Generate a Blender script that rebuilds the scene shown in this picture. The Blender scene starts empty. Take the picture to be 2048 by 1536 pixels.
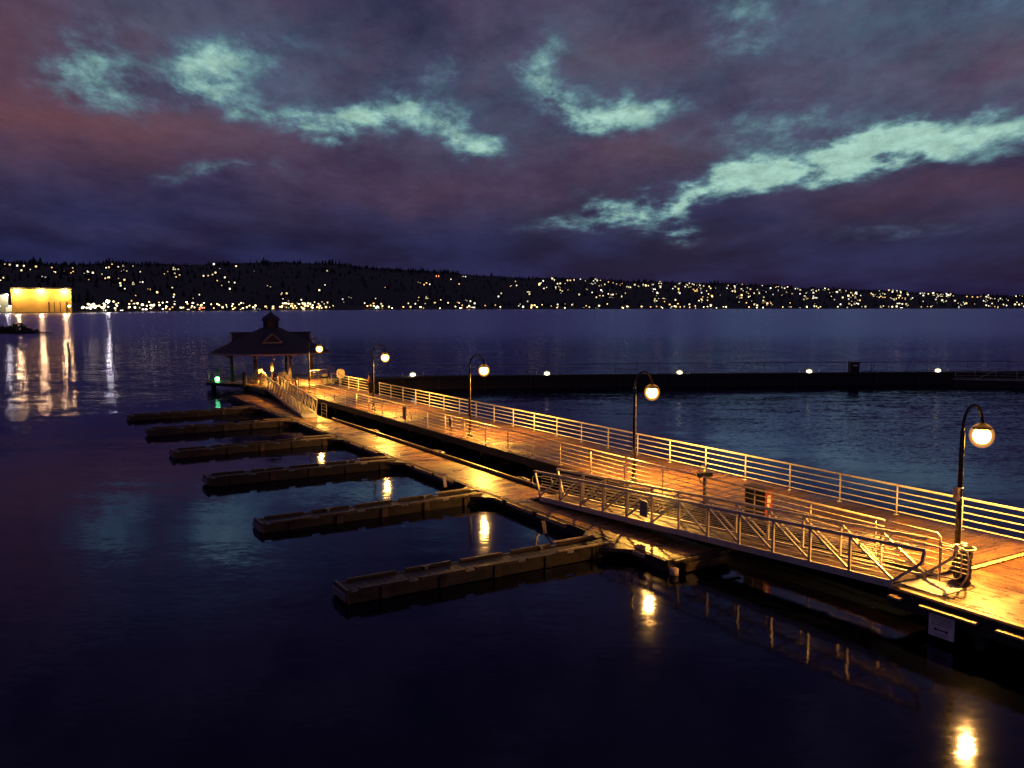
import bpy, math, random
from mathutils import Vector, Matrix
random.seed(7)
R = math.radians
sc = bpy.context.scene
col = sc.collection

# ------------------------------------------------------------------ camera
H = 8.52
YH = 613.0
FPX = 1716.0
PITCH = math.atan((768 - YH) / FPX)
cam_d = bpy.data.cameras.new('camera')
cam_d.sensor_width = 36.0
cam_d.lens = 36.0 * FPX / 2048.0
cam_d.clip_start = 0.1
cam_d.clip_end = 20000.0
cam = bpy.data.objects.new('camera', cam_d)
col.objects.link(cam)
cam.location = (0, 0, H)
cam.rotation_euler = (R(90) - PITCH, 0, 0)
sc.camera = cam

# ------------------------------------------------------------------ view
sc.view_settings.view_transform = 'Standard'
sc.view_settings.look = 'None'
sc.view_settings.gamma = 1.0
sc.view_settings.exposure = 0.0
sc.view_settings.use_curve_mapping = False
sc.cycles.max_bounces = 6
sc.cycles.diffuse_bounces = 2
sc.cycles.glossy_bounces = 3
sc.cycles.transmission_bounces = 4
sc.cycles.transparent_max_bounces = 6
sc.cycles.sample_clamp_indirect = 4.0
sc.cycles.sample_clamp_direct = 0.0
sc.cycles.caustics_reflective = False
sc.cycles.caustics_refractive = False
sc.cycles.use_denoising = True
sc.cycles.use_light_tree = True

# ------------------------------------------------------------------ node helper
class N:
    def __init__(self, nt):
        self.nt = nt
    def new(self, t, **kw):
        n = self.nt.nodes.new(t)
        for k, v in kw.items():
            setattr(n, k, v)
        return n
    def link(self, a, b):
        self.nt.links.new(a, b)
    def put(self, sock, v):
        if isinstance(v, bpy.types.NodeSocket):
            self.link(v, sock)
        else:
            sock.default_value = v
    def math(self, op, a, b=0.0, c=None, clamp=False):
        n = self.new('ShaderNodeMath', operation=op, use_clamp=clamp)
        self.put(n.inputs[0], a)
        self.put(n.inputs[1], b)
        if c is not None:
            self.put(n.inputs[2], c)
        return n.outputs[0]
    def vmath(self, op, a, b=(0, 0, 0), s=None):
        n = self.new('ShaderNodeVectorMath', operation=op)
        self.put(n.inputs[0], a)
        if s is not None:
            self.put(n.inputs['Scale'], s)
        else:
            self.put(n.inputs[1], b)
        return n.outputs[0]
    def noise(self, vec, scale, detail=4.0, rough=0.5, dist=0.0, out='Fac'):
        n = self.new('ShaderNodeTexNoise')
        if vec is not None:
            self.link(vec, n.inputs['Vector'])
        n.inputs['Scale'].default_value = scale
        n.inputs['Detail'].default_value = detail
        n.inputs['Roughness'].default_value = rough
        n.inputs['Distortion'].default_value = dist
        return n.outputs[out]
    def mix(self, fac, a, b, mode='MIX'):
        n = self.new('ShaderNodeMix', data_type='RGBA', blend_type=mode)
        self.put(n.inputs['Factor'], fac)
        for s, v in ((n.inputs[6], a), (n.inputs[7], b)):
            if isinstance(v, bpy.types.NodeSocket):
                self.link(v, s)
            else:
                s.default_value = (v[0], v[1], v[2], 1)
        return n.outputs[2]
    def ramp(self, fac, stops, interp='LINEAR'):
        n = self.new('ShaderNodeValToRGB')
        n.color_ramp.interpolation = interp
        el = n.color_ramp.elements
        while len(el) < len(stops):
            el.new(0.5)
        for e, (p, c) in zip(el, stops):
            e.position = p
            e.color = (c[0], c[1], c[2], 1) if not isinstance(c, float) else (c, c, c, 1)
        self.put(n.inputs[0], fac)
        return n.outputs[0]
    def maprange(self, v, a, b, c=0.0, d=1.0, smooth=True):
        n = self.new('ShaderNodeMapRange')
        n.interpolation_type = 'SMOOTHSTEP' if smooth else 'LINEAR'
        self.put(n.inputs['Value'], v)
        n.inputs['From Min'].default_value = a
        n.inputs['From Max'].default_value = b
        n.inputs['To Min'].default_value = c
        n.inputs['To Max'].default_value = d
        return n.outputs['Result']

def srgb(r, g, b):
    def f(c):
        c /= 255.0
        return c / 12.92 if c <= 0.04045 else ((c + 0.055) / 1.055) ** 2.4
    return (f(r), f(g), f(b))

# ------------------------------------------------------------------ world: dusk sky with broken cloud
world = bpy.data.worlds.new('World')
sc.world = world
world.use_nodes = True
wt = world.node_tree
wt.nodes.clear()
w = N(wt)
w_out = w.new('ShaderNodeOutputWorld')
bg1 = w.new('ShaderNodeBackground')
bg2 = w.new('ShaderNodeBackground')
addsh = w.new('ShaderNodeAddShader')
sky = w.new('ShaderNodeTexSky')
sky.sky_type = 'NISHITA'
sky.sun_disc = False
sky.sun_elevation = R(-4.0)
sky.sun_rotation = R(35)
w.link(sky.outputs[0], bg1.inputs[0])
bg1.inputs[1].default_value = 0.05
tc = w.new('ShaderNodeTexCoord')
dirv = tc.outputs['Generated']
sep = w.new('ShaderNodeSeparateXYZ')
w.link(dirv, sep.inputs[0])
az0 = w.math('ARCTAN2', sep.outputs[0], sep.outputs[1])
el0 = w.math('ARCSINE', sep.outputs[2])
el0 = w.math('ABSOLUTE', el0)
# cloud sheet coordinates: bands flatten towards the horizon
elk = w.math('ADD', el0, 0.10)
cvx = w.math('DIVIDE', az0, w.math('POWER', elk, 0.30))
cvy = w.math('MULTIPLY', w.math('LOGARITHM', elk, 2.718), 0.75)
cv = w.new('ShaderNodeCombineXYZ')
w.link(cvx, cv.inputs[0]); w.link(cvy, cv.inputs[1])
cvo = cv.outputs[0]
warp = w.noise(cvo, 2.6, 6.0, 0.55, 0.0, 'Color')
warp2 = w.noise(cvo, 9.0, 6.0, 0.6, 0.0, 'Color')
wo = w.vmath('ADD', w.vmath('SCALE', w.vmath('SUBTRACT', warp, (.5, .5, .5)), s=0.15),
             w.vmath('SCALE', w.vmath('SUBTRACT', warp2, (.5, .5, .5)), s=0.08))
wsep = w.new('ShaderNodeSeparateXYZ'); w.link(wo, wsep.inputs[0])
az = w.math('ADD', az0, wsep.outputs[0])
el = w.math('ADD', el0, w.math('MULTIPLY', wsep.outputs[1], 0.7))

def blob(px, py, sx, sy, rot, amp, a=az, e=el):
    """soft opening in the cloud, centre and half-widths given as angles"""
    ca, ce = math.atan((px - 1024) / FPX), (YH - py) / FPX * 0.985
    dx = w.math('SUBTRACT', a, ca); dy = w.math('SUBTRACT', e, ce)
    c, s = math.cos(R(rot)), math.sin(R(rot))
    rx = w.math('ADD', w.math('MULTIPLY', dx, c), w.math('MULTIPLY', dy, s))
    ry = w.math('SUBTRACT', w.math('MULTIPLY', dy, c), w.math('MULTIPLY', dx, s))
    kx, ky = FPX / sx, FPX / sy
    q = w.math('ADD', w.math('POWER', w.math('MULTIPLY', w.math('ABSOLUTE', rx), kx), 2.0),
               w.math('POWER', w.math('MULTIPLY', w.math('ABSOLUTE', ry), ky), 2.0))
    return w.math('MULTIPLY', w.math('EXPONENT', w.math('MULTIPLY', q, -1.0)), amp)

def total(lst):
    t = lst[0]
    for q in lst[1:]:
        t = w.math('ADD', t, q)
    return t

openings = total([
    blob(1900, 305, 250, 34, 2, 1.0), blob(1710, 332, 180, 36, 18, 0.9), blob(1470, 385, 190, 32, 18, 1.0), blob(1210, 428, 130, 32, 8, 0.95),
    blob(1345, 432, 46, 30, 0, 0.5), blob(1990, 350, 130, 24, -4, 0.4), blob(1240, 242, 120, 46, 2, 0.9), blob(1130, 210, 90, 50, -35, 0.55),
    blob(1450, 95, 120, 70, -15, 0.55), blob(1610, 35, 80, 50, 0, 0.42), blob(470, 180, 125, 55, 26, 0.56), blob(350, 235, 150, 48, 12, 0.50),
    blob(560, 262, 150, 38, 0, 0.50), blob(720, 262, 130, 40, 8, 0.75), blob(920, 285, 100, 34, -14, 0.85), blob(480, 375, 140, 26, 8, 0.45),
    blob(1075, 130, 90, 70, 35, 0.45), blob(130, 235, 80, 60, 10, 0.45), blob(250, 165, 100, 50, 40, 0.42), blob(1570, 255, 190, 44, 8, 0.5),
    blob(1780, 480, 200, 20, 0, 0.28), blob(880, 160, 60, 80, 0, 0.35), blob(750, 200, 90, 60, 40, 0.38), blob(1980, 60, 160, 80, 0, 0.3)])
veil = total([blob(420, 200, 330, 110, 8, 0.5), blob(1800, 90, 420, 120, 0, 0.62), blob(1150, 170, 260, 120, 0, 0.35), blob(850, 250, 260, 70, 0, 0.3),
    blob(1600, 300, 360, 80, 14, 0.45), blob(300, 70, 260, 60, 0, 0.3)])
fine = w.math('ADD', w.math('MULTIPLY', w.noise(cvo, 5.5, 9.0, 0.62, 0.25), 0.6), w.math('MULTIPLY', w.noise(cvo, 17.0, 8.0, 0.65, 0.2), 0.4))
finec = w.maprange(fine, 0.35, 0.65, 0.12, 1.60, smooth=False)
gen = w.maprange(w.noise(cvo, 1.9, 7.0, 0.58, 0.8), 0.50, 0.80, 0.0, 0.55)
# breaks away from the frame: the same kind of sky all round
azabs = w.math('ABSOLUTE', az0)
away = w.math('MAXIMUM', w.maprange(azabs, 0.60, 0.85), w.maprange(el0, 0.42, 0.60))
gen = w.math('MULTIPLY', gen, w.maprange(away, 0, 1, 0.30, 1.0))
gen = w.math('MULTIPLY', gen, w.maprange(el0, 0.04, 0.16, 0.0, 1.0))
gap = w.math('MULTIPLY', w.math('ADD', openings, gen), finec)

body = w.math('ADD', w.math('MULTIPLY', w.noise(cvo, 3.0, 8.0, 0.6, 0.4), 0.6), w.math('MULTIPLY', w.noise(cvo, 9.0, 8.0, 0.65, 0.3), 0.4))
purple = w.ramp(body, [(0.32, srgb(34, 29, 62)), (0.45, srgb(58, 48, 78)), (0.56, srgb(76, 64, 92)), (0.70, srgb(86, 86, 112))])
# warm city glow on the cloud base low to the left and right
warm = total([blob(170, 320, 360, 52, -2, 0.72), blob(30, 200, 160, 120, 0, 0.45), blob(2000, 420, 260, 40, 0, 0.65),
              blob(1280, 330, 200, 50, 0, 0.40), blob(860, 385, 220, 36, 0, 0.35), blob(330, 160, 60, 40, 0, 0.3), blob(1250, 130, 160, 40, 0, 0.25), blob(1990, 180, 120, 40, 0, 0.3)])
warm = w.math('MULTIPLY', warm, w.maprange(fine, 0.2, 0.8, 0.6, 1.2), clamp=True)
c0 = w.mix(w.math('MULTIPLY', veil, w.maprange(fine, 0.3, 0.7, 0.2, 1.3), clamp=True), purple, srgb(78, 104, 124))
c1 = w.mix(warm, c0, srgb(110, 68, 72))
low = w.ramp(w.math('DIVIDE', w.math('MAXIMUM', el, el0), 0.19, clamp=True), [(0.0, 1.0), (0.36, 0.95), (0.66, 0.5), (1.0, 0.0)])
lowcol = w.mix(w.maprange(w.noise(cvo, 4.5, 5.0, 0.5), 0.35, 0.7), srgb(20, 20, 54), srgb(32, 38, 80))
c2 = w.mix(low, c1, lowcol)
tealc = w.ramp(gap, [(0.0, srgb(66, 62, 100)), (0.28, srgb(74, 92, 122)), (0.58, srgb(102, 142, 150)), (1.0, srgb(158, 198, 184))])
c3 = w.mix(w.maprange(gap, 0.05, 0.85), c2, tealc)
hv = w.math('ADD', 1.0, w.math('MULTIPLY', w.math('SUBTRACT', w.noise(cvo, 30.0, 5.0, 0.7), 0.5), w.maprange(gap, 0.1, 0.5, 0.55, 1.3)))
c4 = w.vmath('SCALE', c3, s=hv)
w.link(c4, bg2.inputs[0])
bg2.inputs[1].default_value = 1.0
w.link(bg1.outputs[0], addsh.inputs[0])
w.link(bg2.outputs[0], addsh.inputs[1])
w.link(addsh.outputs[0], w_out.inputs[0])
world.cycles.sampling_method = 'AUTOMATIC'

# ------------------------------------------------------------------ materials
def pmat(name, base, rough=0.6, metal=0.0, var=0.25, vscale=6.0, bump=0.0, bscale=30.0, stretch=None, rnd=0.0, spec=0.5, dark=None, coat=0.0, world=False):
    m = bpy.data.materials.new(name)
    m.use_nodes = True
    nt = m.node_tree
    n = N(nt)
    p = nt.nodes['Principled BSDF']
    tcn = n.new('ShaderNodeTexCoord')
    v = tcn.outputs['Object']
    if world:
        gp = n.new('ShaderNodeNewGeometry'); vr = n.new('ShaderNodeVectorRotate'); vr.rotation_type = 'Z_AXIS'
        n.link(gp.outputs['Position'], vr.inputs['Vector']); vr.inputs['Angle'].default_value = -math.atan2(-0.857, 0.515)
        v = vr.outputs[0]
    v0 = v
    if stretch:
        mp = n.new('ShaderNodeMapping')
        mp.inputs['Scale'].default_value = stretch
        n.link(v, mp.inputs[0]); v = mp.outputs[0]
    f = n.noise(v, vscale, 5.0, 0.6, 0.3)
    lo = [c * (1 - var) for c in base]; hi = [min(1, c * (1 + var)) for c in base]
    c = n.mix(n.maprange(f, 0.3, 0.7), lo, hi)
    if dark is not None:
        g = n.noise(v0, vscale * 0.13, 5.0, 0.65, 0.5)
        c = n.mix(n.maprange(g, 0.48, 0.68, 0.0, 0.8), c, dark)
    if rnd > 0:
        oi = n.new('ShaderNodeObjectInfo')
        c = n.vmath('SCALE', c, s=n.maprange(oi.outputs['Random'], 0, 1, 1 - rnd, 1 + rnd, smooth=False))
    n.put(p.inputs['Base Color'], c)
    rr = n.maprange(f, 0.3, 0.7, max(0.03, rough - 0.10), min(1, rough + 0.10))
    if world:
        rr = n.math('ADD', rr, n.maprange(n.noise(v0, 0.5, 4.0, 0.6, 0.6), 0.42, 0.62, -0.06, 0.20))
    n.put(p.inputs['Roughness'], rr)
    p.inputs['Metallic'].default_value = metal
    p.inputs['Specular IOR Level'].default_value = spec
    p.inputs['Coat Weight'].default_value = coat
    if bump > 0:
        b = n.new('ShaderNodeBump')
        b.inputs['Strength'].default_value = bump
        b.inputs['Distance'].default_value = 0.02
        n.link(n.noise(v, bscale, 6.0, 0.65), b.inputs['Height'])
        n.link(b.outputs[0], p.inputs['Normal'])
    return m

def emat(name, color, strength, sample=True):
    m = bpy.data.materials.new(name)
    m.use_nodes = True
    nt = m.node_tree
    nt.nodes.clear()
    e = nt.nodes.new('ShaderNodeEmission')
    o = nt.nodes.new('ShaderNodeOutputMaterial')
    e.inputs[0].default_value = (*color, 1)
    e.inputs[1].default_value = strength
    nt.links.new(e.outputs[0], o.inputs[0])
    m.cycles.emission_sampling = 'AUTO' if sample else 'NONE'
    return m

M = {}
M['deck'] = pmat('wet_deck_wood', (0.078, 0.036, 0.012), 0.33, 0, 0.42, 5.0, 0.5, 14.0, (1.0, 0.16, 1.0), 0.38, 0.6, (0.040, 0.020, 0.012), world=True)
M['deck_long'] = pmat('wet_deck_wood_long', (0.078, 0.036, 0.012), 0.33, 0, 0.42, 5.0, 0.5, 14.0, (0.16, 1.0, 1.0), 0.38, 0.6, (0.040, 0.020, 0.012), world=True)
M['float'] = pmat('wet_float_wood', (0.21, 0.110, 0.042), 0.34, 0, 0.42, 5.0, 0.5, 14.0, (1.0, 0.16, 1.0), 0.38, 0.6, (0.045, 0.020, 0.012), world=True)
M['fingerdeck'] = pmat('unlit_finger_planks', (0.018, 0.014, 0.012), 0.5, 0, 0.5, 5.0, 0.5, 14.0, (0.16, 1.0, 1.0), 0.4)  # base darkened so the fingers read as beyond the lamplight
M['timber'] = pmat('creosoted_timber', (0.032, 0.022, 0.018), 0.55, 0, 0.5, 5.0, 0.5, 18.0, (0.2, 1, 1), 0.3)
M['whaler'] = pmat('float_edge_timber', (0.060, 0.038, 0.028), 0.45, 0, 0.5, 4.0, 0.4, 18.0, (0.2, 1, 1), 0.45)
M['edge'] = pmat('lamplit_edge_timber', (0.42, 0.30, 0.17), 0.5, 0, 0.25, 6.0, 0.3, 20.0, (0.2, 1, 1), 0.1)
M['rail'] = pmat('cream_rail_paint', (0.84, 0.76, 0.66), 0.38, 0, 0.12, 8.0, 0.1, 30.0, None, 0.04, 0.5, (0.5, 0.38, 0.30))
M['railbrown'] = pmat('weathered_rail_paint', (0.66, 0.54, 0.44), 0.38, 0.2, 0.2, 8.0, 0.1, 30.0, None, 0.05, 0.5, (0.30, 0.18, 0.12))
M['alu'] = pmat('dull_aluminium', (0.62, 0.55, 0.48), 0.38, 0.35, 0.12, 5.0, 0.15, 40.0, None, 0.06)
M['plate'] = pmat('ramp_plate', (0.62, 0.58, 0.50), 0.5, 0.3, 0.15, 4.0, 0.6, 60.0)
M['grate'] = pmat('ramp_decking', (0.075, 0.042, 0.028), 0.5, 0, 0.3, 4.0, 0.4, 20.0, (0.3, 1, 1), 0.15)
M['pole'] = pmat('dark_bronze_pole', (0.028, 0.023, 0.024), 0.24, 0.2, 0.2, 6.0)
M['steel'] = pmat('galvanised_steel', (0.45, 0.44, 0.43), 0.4, 0.7, 0.15, 8.0)
M['black'] = pmat('black_paint', (0.02, 0.018, 0.02), 0.45, 0, 0.3, 6.0)
M['red'] = pmat('orange_red_paint', (0.40, 0.05, 0.018), 0.4, 0, 0.15, 6.0)
M['white'] = pmat('white_paint', (0.78, 0.76, 0.70), 0.5, 0, 0.08, 5.0)
M['cream'] = pmat('cream_paint', (0.66, 0.58, 0.40), 0.55, 0, 0.15, 4.0)
M['signwhite'] = pmat('faded_sign_face', (0.82, 0.76, 0.74), 0.6, 0, 0.12, 6.0)
M['signgrey'] = pmat('grey_sign_back', (0.24, 0.23, 0.24), 0.5, 0.2, 0.15, 6.0)
M['roof'] = pmat('cedar_shingle_roof', (0.035, 0.028, 0.034), 0.75, 0, 0.35, 9.0, 0.9, 12.0, (1, 1, 4))
M['trim'] = pmat('pale_gable_trim', (0.55, 0.36, 0.26), 0.6, 0, 0.12, 6.0)
M['gablein'] = pmat('gable_louvre', (0.10, 0.06, 0.06), 0.7, 0, 0.2, 6.0)
M['concrete'] = pmat('breakwater_concrete', (0.022, 0.020, 0.022), 0.8, 0, 0.4, 1.2, 0.5, 6.0)
M['hill'] = pmat('far_hillside', (0.012, 0.012, 0.014), 0.95, 0, 0.4, 0.01)
M['conifer'] = pmat('far_conifers', (0.010, 0.013, 0.012), 0.95, 0, 0.5, 0.05)
M['house'] = pmat('far_house_wall', (0.035, 0.030, 0.032), 0.9, 0, 0.4, 0.1)
M['wall'] = pmat('warehouse_cladding', (0.62, 0.42, 0.14), 0.8, 0, 0.10, 0.2, 0.0)
M['wall2'] = pmat('pale_shed_cladding', (0.50, 0.48, 0.40), 0.8, 0, 0.10, 0.2, 0.0)
M['rock'] = pmat('dark_shore_rock', (0.02, 0.018, 0.02), 0.9, 0, 0.5, 0.8, 0.8, 3.0)
M['leaf'] = pmat('dark_brush', (0.012, 0.015, 0.012), 0.9, 0, 0.5, 1.0)
M['tarp'] = pmat('pale_tarpaulin', (0.55, 0.47, 0.30), 0.6, 0, 0.15, 3.0, 0.5, 5.0)
M['skin'] = pmat('skin', (0.42, 0.24, 0.17), 0.6)
M['top'] = pmat('dusky_red_jacket', (0.40, 0.17, 0.11), 0.8)
M['trousers'] = pmat('dark_trousers', (0.03, 0.026, 0.04), 0.8)
M['hair'] = pmat('dark_hair', (0.02, 0.014, 0.012), 0.6)
SOD = (1.0, 0.47, 0.07)
M['bulb'] = emat('sodium_lamp_glass', (1.0, 0.52, 0.07), 26.0)
def halo_volume(name, color, k):
    """emission volume imitating lens bloom round a lamp, brightest through its full depth"""
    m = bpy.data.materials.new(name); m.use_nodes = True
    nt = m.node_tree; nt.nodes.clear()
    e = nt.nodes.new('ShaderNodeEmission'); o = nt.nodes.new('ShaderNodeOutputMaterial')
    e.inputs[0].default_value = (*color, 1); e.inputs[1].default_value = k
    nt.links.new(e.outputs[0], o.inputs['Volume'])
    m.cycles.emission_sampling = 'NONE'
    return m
M['bulb_halo'] = halo_volume('lamp_halo_volume', (1.0, 0.36, 0.02), 1.9)
M['bulb_halo_white'] = halo_volume('white_halo_volume', (1.0, 0.85, 0.40), 1.2)
M['bulb_white'] = emat('bollard_lamp_glass', (1.0, 0.88, 0.46), 9.0)
M['bulb_green'] = emat('green_lamp_glass', (0.16, 1.0, 0.25), 18.0)
M['flood'] = emat('flood_lamp_glass', (1.0, 0.58, 0.17), 420.0)
M['flood_white'] = emat('white_flood_glass', (1.0, 0.90, 0.60), 150.0)

# ------------------------------------------------------------------ mesh helpers
class MB:
    def __init__(self):
        self.v = []; self.f = []; self.mi = []; self.sm = []
    def add(self, vs, fs, mi=0, sm=False):
        o = len(self.v)
        self.v += [tuple(p) for p in vs]
        for q in fs:
            self.f.append(tuple(i + o for i in q)); self.mi.append(mi); self.sm.append(sm)
        return self
    def box(self, x0, x1, y0, y1, z0, z1, mi=0):
        vs = [(x0, y0, z0), (x1, y0, z0), (x1, y1, z0), (x0, y1, z0), (x0, y0, z1), (x1, y0, z1), (x1, y1, z1), (x0, y1, z1)]
        return self.add(vs, [(0, 3, 2, 1), (4, 5, 6, 7), (0, 1, 5, 4), (1, 2, 6, 5), (2, 3, 7, 6), (3, 0, 4, 7)], mi)
    def beam(self, p, q, w_, h_, up=(0, 0, 1), mi=0):
        p, q = Vector(p), Vector(q)
        d = (q - p).normalized()
        u = Vector(up)
        a = d.cross(u)
        if a.length < 1e-4:
            a = d.cross(Vector((1, 0, 0)))
        a.normalize(); b = a.cross(d).normalized()
        a *= w_ / 2; b *= h_ / 2
        vs = [p - a - b, p + a - b, p + a + b, p - a + b, q - a - b, q + a - b, q + a + b, q - a + b]
        return self.add(vs, [(0, 1, 2, 3), (7, 6, 5, 4), (1, 0, 4, 5), (2, 1, 5, 6), (3, 2, 6, 7), (0, 3, 7, 4)], mi)
    def tube(self, pts, r, n=8, mi=0, closed=False, radii=None):
        pts = [Vector(p) for p in pts]
        rings = []
        m = len(pts)
        prev = None
        for i, p in enumerate(pts):
            if closed:
                d = pts[(i + 1) % m] - pts[i - 1]
            else:
                d = pts[min(i + 1, m - 1)] - pts[max(i - 1, 0)]
            d.normalize()
            if prev is None:
                a = d.cross(Vector((0, 0, 1)))
                if a.length < 1e-3:
                    a = d.cross(Vector((1, 0, 0)))
            else:
                a = prev - d * prev.dot(d)
            a.normalize(); prev = a.copy()
            b = d.cross(a)
            rr = radii[i] if radii else r
            rings.append([p + a * rr * math.cos(2 * math.pi * k / n) + b * rr * math.sin(2 * math.pi * k / n) for k in range(n)])
        vs = [q for rg in rings for q in rg]
        fs = []
        for i in range(m if closed else m - 1):
            j = (i + 1) % m
            for k in range(n):
                k2 = (k + 1) % n
                fs.append((i * n + k, i * n + k2, j * n + k2, j * n + k))
        if not closed:
            fs.append(tuple(range(n - 1, -1, -1)))
            fs.append(tuple((m - 1) * n + k for k in range(n)))
        return self.add(vs, fs, mi, True)
    def lathe(self, prof, c=(0, 0, 0), n=16, mi=0, sm=True):
        vs = []; fs = []
        for (r, z) in prof:
            for k in range(n):
                a = 2 * math.pi * k / n
                vs.append((c[0] + r * math.cos(a), c[1] + r * math.sin(a), c[2] + z))
        for i in range(len(prof) - 1):
            for k in range(n):
                k2 = (k + 1) % n
                fs.append((i * n + k, i * n + k2, (i + 1) * n + k2, (i + 1) * n + k))
        fs.append(tuple(range(n - 1, -1, -1)))
        fs.append(tuple((len(prof) - 1) * n + k for k in range(n)))
        return self.add(vs, fs, mi, sm)
    def prism(self, poly, z0, z1, mi=0):
        n = len(poly)
        vs = [(x, y, z0) for x, y in poly] + [(x, y, z1) for x, y in poly]
        fs = [tuple(range(n - 1, -1, -1)), tuple(range(n, 2 * n))] + [(i, (i + 1) % n, n + (i + 1) % n, n + i) for i in range(n)]
        return self.add(vs, fs, mi)
    def mesh(self, name):
        me = bpy.data.meshes.new(name)
        me.from_pydata(self.v, [], self.f)
        me.polygons.foreach_set('material_index', self.mi)
        me.polygons.foreach_set('use_smooth', self.sm)
        me.update()
        return me
    def build(self, name, mats, parent=None, kind=None, loc=None, rz=None):
        me = self.mesh(name)
        for m in (mats if isinstance(mats, (list, tuple)) else [mats]):
            me.materials.append(m)
        return obj(name, me, parent, kind, loc, rz)

def obj(name, me, parent=None, kind=None, loc=None, rz=None):
    o = bpy.data.objects.new(name, me)
    col.objects.link(o)
    if parent: o.parent = parent
    if kind: o['kind'] = kind
    if loc: o.location = loc
    if rz is not None: o.rotation_euler[2] = rz
    return o

def tag(o, label, cat, group=None):
    o['label'] = label; o['category'] = cat
    if group: o['group'] = group
    return o

def root(name, label, cat, loc, rz=0.0, group=None):
    o = bpy.data.objects.new(name, None)
    o.empty_display_size = 0.3
    col.objects.link(o)
    o.location = loc; o.rotation_euler[2] = rz
    return tag(o, label, cat, group)

def dup_tree(o, parent=None):
    c = o.copy(); col.objects.link(c)
    if parent is not None: c.parent = parent
    for ch in list(o.children):
        dup_tree(ch, c)
    return c

# pier frame: s runs out along the pier, t across it (to the right)
TH = math.atan2(-0.857, 0.515)
CU, SU = math.cos(TH), math.sin(TH)
def W(s, t, z=0.0):
    return Vector((-s * CU - t * SU, -s * SU + t * CU, z))
def L(s, t, z, s0=0, t0=0, z0=0):       # local coordinates inside a root turned by TH
    return (-(s - s0), t - t0, z - z0)
ZD = 1.02      # pier deck
ZF = 0.40      # float deck

# ================================================================== SETTING
# ---- water
def make_water():
    mb = MB()
    S = 9000
    mb.add([(-S, -600, 0), (S, -600, 0), (S, 9000, 0), (-S, 9000, 0)], [(0, 1, 2, 3)])
    m = bpy.data.materials.new('lake_water')
    m.use_nodes = True
    nt = m.node_tree; n = N(nt)
    geo = n.new('ShaderNodeNewGeometry')
    pos = geo.outputs['Position']
    sp = n.new('ShaderNodeSeparateXYZ'); n.link(pos, sp.inputs[0])
    # sheltered water round the finger floats, open water beyond
    dx = n.math('SUBTRACT', sp.outputs[0], 6.0); dy = n.math('SUBTRACT', sp.outputs[1], 22.0)
    tt = n.math('ADD', n.math('MULTIPLY', dx, 0.857), n.math('MULTIPLY', dy, 0.515))
    ss = n.math('ADD', n.math('MULTIPLY', dx, -0.515), n.math('MULTIPLY', dy, 0.857))
    q = n.math('ADD', n.math('POWER', n.math('DIVIDE', n.math('ABSOLUTE', tt), 24.0), 2.0),
               n.math('POWER', n.math('DIVIDE', n.math('ABSOLUTE', ss), 56.0), 2.0))
    openw = n.maprange(q, 0.45, 2.2)
    right = n.maprange(tt, 6.0, 18.0)
    amp = n.math('MAXIMUM', openw, right)
    patch = n.noise(n.vmath('MULTIPLY', pos, (0.030, 0.075, 1)), 1.0, 4.0, 0.6, 0.5)
    patchf = n.maprange(patch, 0.35, 0.65, 0.72, 1.25)
    slope_big = n.math('MULTIPLY', n.math('ADD', n.maprange(openw, 0, 1, 0.015, 0.075), n.maprange(right, 0, 1, 0.0, 0.0)), patchf)
    slope_sm = n.math('MULTIPLY', n.math('ADD', n.maprange(openw, 0, 1, 0.022, 0.170), n.maprange(right, 0, 1, 0.0, -0.01)), patchf)
    n1 = n.noise(n.vmath('MULTIPLY', pos, (0.22, 0.85, 1)), 1.0, 3.0, 0.5, 0.4, 'Color')
    n2 = n.noise(n.vmath('MULTIPLY', pos, (2.4, 5.5, 1)), 1.0, 3.0, 0.6, 0.4, 'Color')
    g1 = n.vmath('SCALE', n.vmath('SUBTRACT', n1, (.5, .5, .5)), s=n.math('MULTIPLY', slope_big, 2.2))
    g2 = n.vmath('SCALE', n.vmath('SUBTRACT', n2, (.5, .5, .5)), s=n.math('MULTIPLY', slope_sm, 2.2))
    g = n.vmath('MULTIPLY', n.vmath('ADD', g1, g2), (1, 1, 0))
    nn = n.vmath('NORMALIZE', n.vmath('ADD', g, (0, 0, 1)))
    fr = n.new('ShaderNodeFresnel'); fr.inputs['IOR'].default_value = 1.333
    gl = n.new('ShaderNodeBsdfGlossy'); df = n.new('ShaderNodeBsdfDiffuse'); mx = n.new('ShaderNodeMixShader')
    gl.inputs['Color'].default_value = (0.56, 0.56, 0.96, 1)
    df.inputs['Color'].default_value = (0.0008, 0.0012, 0.004, 1)
    n.link(nn, fr.inputs['Normal']); n.link(nn, gl.inputs['Normal'])
    n.put(gl.inputs['Roughness'], n.math('ADD', n.maprange(amp, 0, 1, 0.070, 0.10), n.maprange(n.math('ABSOLUTE', sp.outputs[1]), 110.0, 320.0, 0.0, 0.13)))
    nt.nodes.remove(nt.nodes['Principled BSDF'])
    n.link(fr.outputs[0], mx.inputs[0]); n.link(df.outputs[0], mx.inputs[1]); n.link(gl.outputs[0], mx.inputs[2])
    n.link(mx.outputs[0], nt.nodes['Material Output'].inputs['Surface'])
    return mb.build('water', m, kind='structure')
make_water()

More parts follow.
